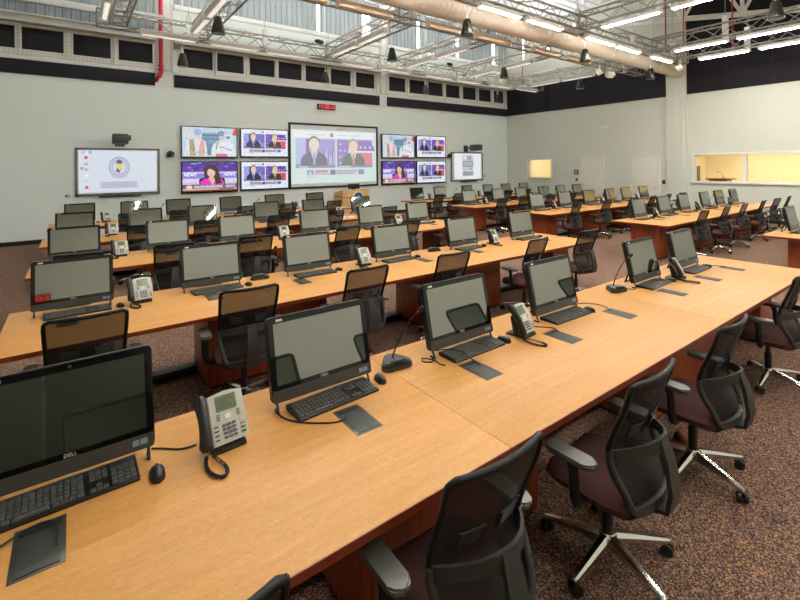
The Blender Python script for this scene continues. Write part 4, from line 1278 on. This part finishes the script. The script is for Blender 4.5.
def anchor_desk():
    sh = [(rect(0, 0, 1, 1), s(96, 52, 170))]
    rnd = random.Random(5)
    for k in range(26):
        x, y = rnd.uniform(0, 0.95), rnd.uniform(0.70, 0.96)
        sh.append((rect(x, y, x + rnd.uniform(0.03, 0.09), y + rnd.uniform(0.02, 0.06)), [s(40, 30, 60), s(180, 120, 240), s(60, 40, 110), s(150, 190, 230), s(120, 60, 190)][k % 5]))
    sh += [(rect(0.16, 0.92, 0.25, 0.97), s(80, 220, 200))]
    sh += [(rect(0, 0.44, 1, 0.68), s(150, 140, 225)), (rect(0, 0.62, 1, 0.66), s(225, 230, 255)), (rect(0, 0.24, 1, 0.44), s(220, 225, 255)), (rect(0, 0.24, 1, 0.32), s(240, 200, 200))]
    sh += [([(0.30, 0.20), (0.29, 0.40), (0.33, 0.46), (0.74, 0.46), (0.77, 0.40), (0.77, 0.20)], s(30, 26, 44))]
    sh += [([(0.31, 0.18), (0.32, 0.34), (0.38, 0.42), (0.46, 0.46), (0.62, 0.46), (0.71, 0.42), (0.75, 0.32), (0.75, 0.18)], s(236, 60, 200)),
           ([(0.46, 0.46), (0.54, 0.18), (0.60, 0.46)], s(236, 196, 176)),
           ([(0.38, 0.50), (0.39, 0.78), (0.44, 0.90), (0.50, 0.93), (0.57, 0.90), (0.64, 0.78), (0.68, 0.52), (0.71, 0.26), (0.60, 0.24), (0.57, 0.46), (0.46, 0.46), (0.42, 0.42)], s(78, 46, 40)),
           (rect(0.485, 0.42, 0.555, 0.54), s(232, 190, 170)), (ellipse(0.515, 0.64, 0.075, 0.155), s(240, 204, 188)),
           ([(0.44, 0.74), (0.46, 0.82), (0.53, 0.82), (0.60, 0.72), (0.61, 0.60), (0.57, 0.70), (0.50, 0.77)], s(88, 54, 46)),
           (rect(0.495, 0.555, 0.537, 0.57), s(190, 90, 100))]
    sh += [(rect(0, 0.10, 1, 0.21), s(96, 70, 110)), (ellipse(0.115, 0.155, 0.06, 0.06), s(240, 235, 240)), (rect(0.20, 0.12, 0.73, 0.20), s(205, 205, 220)), (rect(0.78, 0.12, 0.97, 0.21), s(190, 190, 230)),
           (rect(0, 0.05, 1, 0.10), s(206, 210, 180)), (rect(0.66, 0.06, 0.94, 0.09), s(60, 50, 60)), (rect(0, 0.0, 1, 0.05), s(150, 40, 24))]
    return sh

def works_scene():
    sh = [(rect(0, 0, 1, 1), s(200, 218, 236))]
    sh += [([(0.33, 0.45), (0.36, 0.82), (0.70, 0.82), (0.72, 0.40), (0.50, 0.30)], s(128, 160, 190)), (rect(0.36, 0.70, 0.68, 0.76), s(90, 120, 150)), (rect(0.38, 0.58, 0.66, 0.63), s(100, 132, 160)),
           (rect(0.44, 0.05, 0.52, 0.45), s(110, 140, 165)), (rect(0.0, 0.62, 0.20, 0.98), s(214, 224, 222)), (rect(0.78, 0.55, 0.93, 0.80), s(220, 230, 240)), (rect(0.80, 0.62, 0.88, 0.72), s(120, 150, 190))]
    # left worker with hi-vis vest
    sh += [([(0.05, 0.04), (0.08, 0.50), (0.16, 0.60), (0.34, 0.60), (0.42, 0.50), (0.45, 0.04)], s(226, 232, 240)),
           ([(0.13, 0.04), (0.13, 0.58), (0.20, 0.60), (0.24, 0.04)], s(240, 110, 90)), (rect(0.155, 0.06, 0.19, 0.58), s(90, 190, 150)),
           ([(0.28, 0.04), (0.33, 0.58), (0.39, 0.52), (0.40, 0.04)], s(245, 170, 160)), (rect(0.13, 0.12, 0.40, 0.17), s(150, 220, 180)),
           (ellipse(0.27, 0.72, 0.055, 0.13), s(226, 208, 208)), (ellipse(0.27, 0.83, 0.07, 0.11), s(168, 184, 220))]
    # right worker in white
    sh += [([(0.52, 0.04), (0.55, 0.40), (0.64, 0.56), (0.80, 0.58), (0.94, 0.44), (0.99, 0.04)], s(234, 238, 246)), ([(0.60, 0.25), (0.63, 0.55), (0.66, 0.56), (0.63, 0.25)], s(110, 190, 150)),
           (ellipse(0.72, 0.68, 0.055, 0.12), s(216, 200, 204)), (ellipse(0.71, 0.81, 0.06, 0.10), s(130, 150, 196)), ([(0.66, 0.34), (0.90, 0.20), (0.92, 0.24), (0.68, 0.38)], s(200, 170, 190)),
           (rect(0.60, 0.0, 0.82, 0.10), s(240, 90, 180)), (rect(0.60, 0.08, 0.70, 0.12), s(140, 220, 110)), ([(0.92, 0.76), (0.95, 0.98), (1.0, 0.98), (1.0, 0.74)], s(236, 60, 40))]
    return sh

TVM = {}
def television(kind, x0, x1, z0, z1, label):
    cx, cz, W_, H_ = (x0 + x1) / 2, (z0 + z1) / 2, x1 - x0, z1 - z0
    t = thing('television', label, 'television', (cx, FY, cz), group='wall televisions')
    obj('cabinet', bx(-W_ / 2, W_ / 2, -0.115, -0.04, -H_ / 2, H_ / 2, 0.008), 'black_plastic', t)
    obj('wall_bracket', bx(-0.3, 0.3, -0.04, 0.0, -0.2, 0.2), 'black_matte', t, smooth=False)
    bm = nb()
    bb = 0.028
    for (a, b, c, d) in ((-W_ / 2, W_ / 2, H_ / 2 - bb, H_ / 2), (-W_ / 2, W_ / 2, -H_ / 2, -H_ / 2 + bb * 1.7), (-W_ / 2, -W_ / 2 + bb, -H_ / 2 + bb * 1.7, H_ / 2 - bb), (W_ / 2 - bb, W_ / 2, -H_ / 2 + bb * 1.7, H_ / 2 - bb)):
        bx(a, b, -0.128, -0.1152, c, d, bm=bm)
    obj('bezel', bm, 'black_gloss', t, smooth=False)
    obj('maker_badge', bx(-0.03, 0.03, -0.1295, -0.128, -H_ / 2 + 0.012, -H_ / 2 + 0.024), 'silver_plastic', t, smooth=False)
    key = (kind, round(W_, 2))
    sw, sh_ = W_ - 2 * bb, H_ - 2.7 * bb
    if key not in TVM:
        TVM[key] = ink_mesh({'works': works_scene, 'anchor': anchor_desk, 'debate': lambda: debate(0.0)}[kind](), sw, sh_, 0.0001)
    p = obj('screen_image', TVM[key], 'screen_print', t, smooth=False)
    p.location = (0, -0.1155, bb * 0.35)
    if kind == 'anchor':
        for xx in (-0.60, 0.48): 
            o = text('screen_lettering', 'NEWS', 0.13, 'screen_text', p, (xx if xx < 0 else xx + 0.1, -0.006, 0.06), (PI / 2, 0, 0), 0.0003)
    return t
emit('screen_text', s(245, 245, 255), 0.6)
television('works', 2.66, 4.35, 2.27, 3.27, 'top left wall television showing two workers in bright vests')
television('anchor', 2.66, 4.35, 1.17, 2.17, 'bottom left wall television showing a news anchor in a pink jacket')
television('debate', 4.45, 6.12, 2.29, 3.27, 'wall television left of the big screen, upper, showing two suited men')
television('debate', 4.45, 6.12, 1.19, 2.17, 'wall television left of the big screen, lower, showing two suited men')
television('works', 10.11, 11.80, 2.28, 3.28, 'wall television just right of the big screen showing two workers')
television('anchor', 10.11, 11.80, 1.18, 2.17, 'wall television just right of the big screen showing a pink-jacketed news anchor')
television('debate', 11.91, 13.60, 2.30, 3.28, 'upper wall television beside the right whiteboard showing two suited men')
television('debate', 11.91, 13.60, 1.19, 2.17, 'lower wall television beside the right whiteboard showing two suited men')

# big projection screen
t = thing('projection_screen', 'big black framed projection screen showing two suited men side by side', 'projection screen', (8.06, FY, 2.365))
W_, H_ = 3.79, 2.39
bm = nb()
for (a, b, c, d) in ((-W_ / 2, W_ / 2, H_ / 2 - 0.07, H_ / 2), (-W_ / 2, W_ / 2, -H_ / 2, -H_ / 2 + 0.07), (-W_ / 2, -W_ / 2 + 0.07, -H_ / 2 + 0.07, H_ / 2 - 0.07), (W_ / 2 - 0.07, W_ / 2, -H_ / 2 + 0.07, H_ / 2 - 0.07)):
    bx(a, b, -0.06, 0.0, c, d, bm=bm)
obj('frame', bm, 'black_matte', t, smooth=False)
obj('surface', bx(-W_ / 2 + 0.07, W_ / 2 - 0.07, -0.03, -0.01, -H_ / 2 + 0.07, H_ / 2 - 0.07), 'board_white', t, smooth=False)
shp = [(p, c) for p, c in debate(0.48)]
shp[0] = (shp[0][0], s(222, 242, 238))
im = obj('projected_image', ink_mesh(shp, W_ - 0.16, H_ - 0.42, 0.0001), 'board_print', t, smooth=False)
im.location = (0, -0.0305, -0.03)

# whiteboards with short-throw projectors
def whiteboard(x0, x1, z0, z1, label, shapes, iw, ih, ix, iz):
    t = thing('interactive_whiteboard', label, 'whiteboard', ((x0 + x1) / 2, FY, (z0 + z1) / 2), group='interactive whiteboards')
    W_, H_ = x1 - x0, z1 - z0
    bm = nb()
    f_ = 0.055
    for (a, b, c, d) in ((-W_ / 2, W_ / 2, H_ / 2 - f_, H_ / 2), (-W_ / 2, W_ / 2, -H_ / 2, -H_ / 2 + f_ * 1.3), (-W_ / 2, -W_ / 2 + f_, -H_ / 2, H_ / 2), (W_ / 2 - f_, W_ / 2, -H_ / 2, H_ / 2)):
        bx(a, b, -0.05, 0.0, c, d, bm=bm)
    obj('frame', bm, 'board_frame', t, smooth=False)
    obj('surface', bx(-W_ / 2 + f_, W_ / 2 - f_, -0.035, -0.01, -H_ / 2 + f_, H_ / 2 - f_), 'board_white', t, smooth=False)
    p = obj('projected_image', ink_mesh(shapes, iw, ih, 0.0001), 'board_print', t, smooth=False)
    p.location = (ix, -0.0355, iz)
    tr = obj('pen_tray', bx(-0.50, 0.55, -0.12, -0.05, -H_ / 2 - 0.04, -H_ / 2 + 0.02, 0.01), 'dark_grey', t)
    for k in range(4):
        obj('pen', tube(nb(), [(-0.3 + k * 0.18, -0.09, -H_ / 2 + 0.028), (-0.18 + k * 0.18, -0.09, -H_ / 2 + 0.028)], 0.009, 8), ['black_plastic', 'red_paint', 'sticker_blue', 'lcd_green'][k], tr)
    return t
seal = s(150, 140, 180)
desk_img = [(rect(0, 0, 1, 1), s(226, 234, 246)), (ellipse(0.5, 0.60, 0.135, 0.245, 32), seal), (ellipse(0.5, 0.60, 0.125, 0.225, 32), s(214, 222, 238)),
            (ellipse(0.5, 0.60, 0.095, 0.175, 32), seal), (ellipse(0.5, 0.60, 0.088, 0.16, 32), s(222, 230, 244)),
            ([(0.46, 0.75), (0.50, 0.79), (0.54, 0.74), (0.53, 0.60), (0.50, 0.46), (0.455, 0.50), (0.475, 0.60)], s(110, 96, 150)),
            ([(0.44, 0.68), (0.56, 0.68), (0.50, 0.52)], s(240, 232, 120)), ([(0.40, 0.40), (0.42, 0.36), (0.50, 0.33), (0.58, 0.36), (0.60, 0.40), (0.59, 0.43), (0.50, 0.385), (0.41, 0.43)], s(196, 196, 220)),
            (rect(0.26, 0.10, 0.74, 0.26), s(206, 206, 228))]
for q in range(36):
    a = R(q * 10)
    desk_img.append((rect(0.5 + 0.11 * math.cos(a) - 0.004, 0.60 + 0.2 * math.sin(a) - 0.008, 0.5 + 0.11 * math.cos(a) + 0.004, 0.60 + 0.2 * math.sin(a) + 0.008), seal))
for k in range(4): desk_img.append((rect(0.28, 0.115 + k * 0.036, 0.72, 0.128 + k * 0.036), s(180, 178, 208)))
for k, (x, y, c) in enumerate(((0.09, 0.83, (230, 80, 70)), (0.09, 0.68, (235, 150, 140)), (0.09, 0.55, (190, 190, 195)), (0.10, 0.42, (255, 255, 255)), (0.09, 0.28, (215, 220, 225)), (0.095, 0.14, (230, 90, 80)),
                               (0.06, 0.95, (200, 205, 215)), (0.10, 0.94, (240, 240, 250)), (0.14, 0.95, (150, 190, 230)), (0.04, 0.58, (170, 175, 180)))):
    desk_img.append((rect(x - 0.02, y - 0.035, x + 0.02, y + 0.03), s(*c)))
desk_img.append((rect(0, 0, 1, 0.025), s(210, 222, 235)))
whiteboard(0.02, 2.08, 1.20, 2.55, 'left whiteboard showing a computer desktop with a round seal', desk_img, 1.90, 1.20, 0.0, 0.01)
page = [(rect(0, 0, 1, 1), s(244, 247, 252)), (rect(0.30, 0.13, 0.70, 0.93), s(196, 200, 216)), (rect(0.31, 0.72, 0.69, 0.92), s(206, 214, 232)), (rect(0.47, 0.75, 0.51, 0.90), s(230, 120, 110)), (rect(0.36, 0.76, 0.44, 0.88), s(240, 240, 246)),
        (rect(0.54, 0.74, 0.62, 0.90), s(150, 160, 200)), (rect(0.31, 0.48, 0.69, 0.71), s(150, 152, 174)), (rect(0.31, 0.30, 0.69, 0.46), s(226, 226, 226)), (rect(0.32, 0.31, 0.42, 0.44), s(226, 190, 180)),
        (rect(0.43, 0.31, 0.52, 0.45), s(180, 214, 226)), (rect(0.53, 0.37, 0.63, 0.45), s(176, 150, 140)), (rect(0.60, 0.31, 0.69, 0.38), s(214, 200, 160)), (rect(0.31, 0.14, 0.69, 0.28), s(140, 144, 166)),
        (rect(0.33, 0.19, 0.67, 0.22), s(180, 184, 200))]
for k in range(4): page.append((rect(0.35 + k * 0.08, 0.52, 0.41 + k * 0.08, 0.67), s(196, 198, 212)))
whiteboard(14.00, 16.10, 1.22, 2.58, 'right whiteboard showing a white document page', page, 1.78, 1.22, 0.04, 0.02)

def short_throw(x, z, label):
    t = thing('short_throw_projector', label, 'projector', (x, FY, z), group='short-throw projectors over the whiteboards')
    obj('wall_plate', bx(-0.10, 0.14, -0.03, 0, -0.16, 0.14, 0.005), 'dark_grey', t)
    obj('arm', bx(-0.03, 0.07, -0.75, -0.03, -0.02, 0.05, 0.008), 'dark_grey', t)
    b = obj('projector_body', bx(-0.20, 0.16, -0.95, -0.50, -0.12, 0.15, 0.02), 'dark_grey', t)
    obj('lens_window', bx(0.02, 0.15, -0.62, -0.502, -0.128, -0.119), 'black_gloss', b, smooth=False)
    obj('speaker_grille', bx(0.02, 0.22, -0.90, -0.60, -0.02, 0.12, 0.01), 'black_plastic', b)
short_throw(1.05, 2.76, 'dark short-throw projector on an arm above the left whiteboard')
short_throw(14.95, 2.76, 'dark short-throw projector on an arm above the right whiteboard')

def ptz(x, z, label):
    t = thing('conference_camera', label, 'camera', (x, FY, z), group='wall conference cameras')
    obj('bracket', bx(-0.10, 0.10, -0.16, 0, -0.05, -0.03, 0.004), 'black_matte', t)
    obj('camera_base', lathe(nb(), [(0.10, -0.03), (0.105, 0.0), (0.085, 0.03), (0.001, 0.03)], 18, (0, -0.12, 0)), 'black_plastic', t)
    h = obj('camera_head', lathe(nb(), [(0.001, -0.07), (0.05, -0.06), (0.072, -0.02), (0.072, 0.02), (0.05, 0.06), (0.001, 0.07)], 16, (0, -0.13, 0.06), Matrix.Rotation(PI / 2, 4, 'Y')), 'black_plastic', t)
    obj('lens', lathe(nb(), [(0.035, 0), (0.038, 0.03), (0.001, 0.032)], 14, (0, -0.19, 0.06), Matrix.Rotation(PI / 2, 4, 'X')), 'black_gloss', h)
    for sx in (-1, 1): obj('side_arm', bx(sx * 0.09 - 0.015, sx * 0.09 + 0.015, -0.17, -0.09, 0.0, 0.09, 0.006), 'black_plastic', t)
ptz(2.36, 2.36, 'black conference camera on the wall between left whiteboard and televisions')
ptz(13.82, 2.37, 'black conference camera on the wall left of the right whiteboard')

# digital clock
t = thing('digital_clock', 'red digital clock high on the wall above the big screen', 'clock', (7.66, FY, 4.20))
obj('case', bx(-0.37, 0.37, -0.09, 0, -0.10, 0.10, 0.008), 'black_plastic', t)
text('digits', '11:28:10', 0.20, 'led_red', t, (0, -0.0905, 0.0), (PI / 2, 0, 0), 0.001)

# podium
t = thing('podium', 'light oak podium with a round blue and yellow emblem below the big screen', 'podium', (8.06, 13.60, 0))
bm = nb()
prism(bm, [(0.0, 0.0), (0.66, 0.0), (0.66, 1.02), (0.0, 1.15)], -0.54, 0.54, Matrix(((0, 0, 1, 0), (1, 0, 0, 0), (0, 1, 0, 0), (0, 0, 0, 1))))
obj('cabinet', bm, 'podium_oak', t, smooth=False)
obj('front_panel', bx(-0.40, 0.50, -0.012, 0, 0.08, 1.10, 0.003), 'podium_oak', t)
obj('side_rail', tube(nb(), [(-0.552, 0.60, 0.90), (-0.552, 0.05, 0.90), (-0.552, -0.02, 0.88), (-0.1, -0.022, 0.87)], 0.010, 6), 'black_matte', t)
em = [(ellipse(0.5, 0.5, 0.5, 0.5, 32), s(228, 208, 60)), (ellipse(0.5, 0.5, 0.44, 0.44, 32), s(236, 226, 150)), (ellipse(0.5, 0.5, 0.36, 0.36, 32), s(40, 90, 180)), (ellipse(0.5, 0.5, 0.22, 0.22, 24), s(30, 50, 130)),
      ([(0.36, 0.60), (0.64, 0.60), (0.5, 0.36)], s(230, 220, 120))]
for q in range(12):
    a = R(q * 30)
    em.append((ellipse(0.5 + 0.40 * math.cos(a), 0.5 + 0.40 * math.sin(a), 0.02, 0.02, 6), s(150, 120, 30)))
e = obj('emblem', ink_mesh(em, 0.50, 0.50, 0.0003), 'ink_print', t, smooth=False); e.location = (0.09, -0.0125, 0.86)
m_ = thing('podium_monitor', 'small black monitor standing on top of the podium', 'monitor', (8.08, 13.78, 1.126))
obj('panel', bx(-0.23, 0.23, -0.02, 0.02, 0.03, 0.22, 0.008), 'black_plastic', m_)
obj('screen', bx(-0.21, 0.21, 0.0205, 0.022, 0.05, 0.205), 'black_gloss', m_, smooth=False)
obj('stand', bx(-0.06, 0.06, -0.05, 0.05, 0.0, 0.034, 0.006), 'black_matte', m_)
pp = tag(obj('paper_stack', bx(-0.15, 0.15, -0.11, 0.11, 0, 0.02), 'paper', smooth=False), 'small stack of white papers on the fourth left desk near the podium', 'papers')
pp.location = (5.25, 9.25, DZ); 
pp = tag(obj('folder', bx(-0.16, 0.16, -0.12, 0.12, 0, 0.012), 'paper', smooth=False), 'white folder lying on the fourth left desk by the third computer', 'folder')
pp.location = (1.62, 9.35, DZ)

# booth furniture seen through the wide window
t = thing('booth_speaker', 'dark brown speaker box inside the booth at the window corner', 'speaker', (RX + 0.75, 6.82, 0.0))
obj('cabinet', bx(-0.16, 0.16, -0.14, 0.14, 1.30, 1.85, 0.01), 'dark_grey', t)
obj('grille', bx(-0.165, -0.16, -0.12, 0.12, 1.33, 1.82), 'black_matte', t, smooth=False)
obj('stand', bx(-0.05, 0.05, -0.05, 0.05, 0.0, 1.30), 'black_matte', t, smooth=False)
t = thing('booth_lectern', 'dark wooden lectern top seen through the wide window', 'lectern', (RX + 0.9, 6.05, 0.0))
obj('column', bx(-0.22, 0.22, -0.28, 0.28, 0.0, 1.36), 'cherry', t, smooth=False)
obj('reading_top', bx(-0.28, 0.28, -0.42, 0.36, 1.36, 1.40, 0.006), 'cherry', t)
t2 = thing('gooseneck_microphone', 'thin black gooseneck microphone on the booth lectern', 'microphone', (RX + 0.9, 5.95, 1.40))
obj('base', lathe(nb(), [(0.05, 0), (0.05, 0.015), (0.02, 0.02)], 14), 'black_matte', t2)
obj('neck', tube(nb(), [(0, 0, 0.02), (0, 0.02, 0.12), (0, 0.08, 0.19), (0, 0.16, 0.22)], 0.006, 6), 'black_matte', t2)
obj('head', tube(nb(), [(0, 0.16, 0.22), (0, 0.20, 0.225), (0, 0.21, 0.225)], [0.009, 0.012, 0.006], 8), 'black_matte', t2)

# exit sign on the back wall
t = thing('exit_sign', 'red lit exit sign on the wall behind the camera', 'exit sign', (-0.67, YB, 2.60), PI)
obj('case', bx(-0.20, 0.20, -0.06, 0, -0.11, 0.11, 0.006), 'black_matte', t)
text('lettering', 'EXIT', 0.17, 'exit_red', t, (0, -0.0605, 0.0), (PI / 2, 0, 0), 0.001)
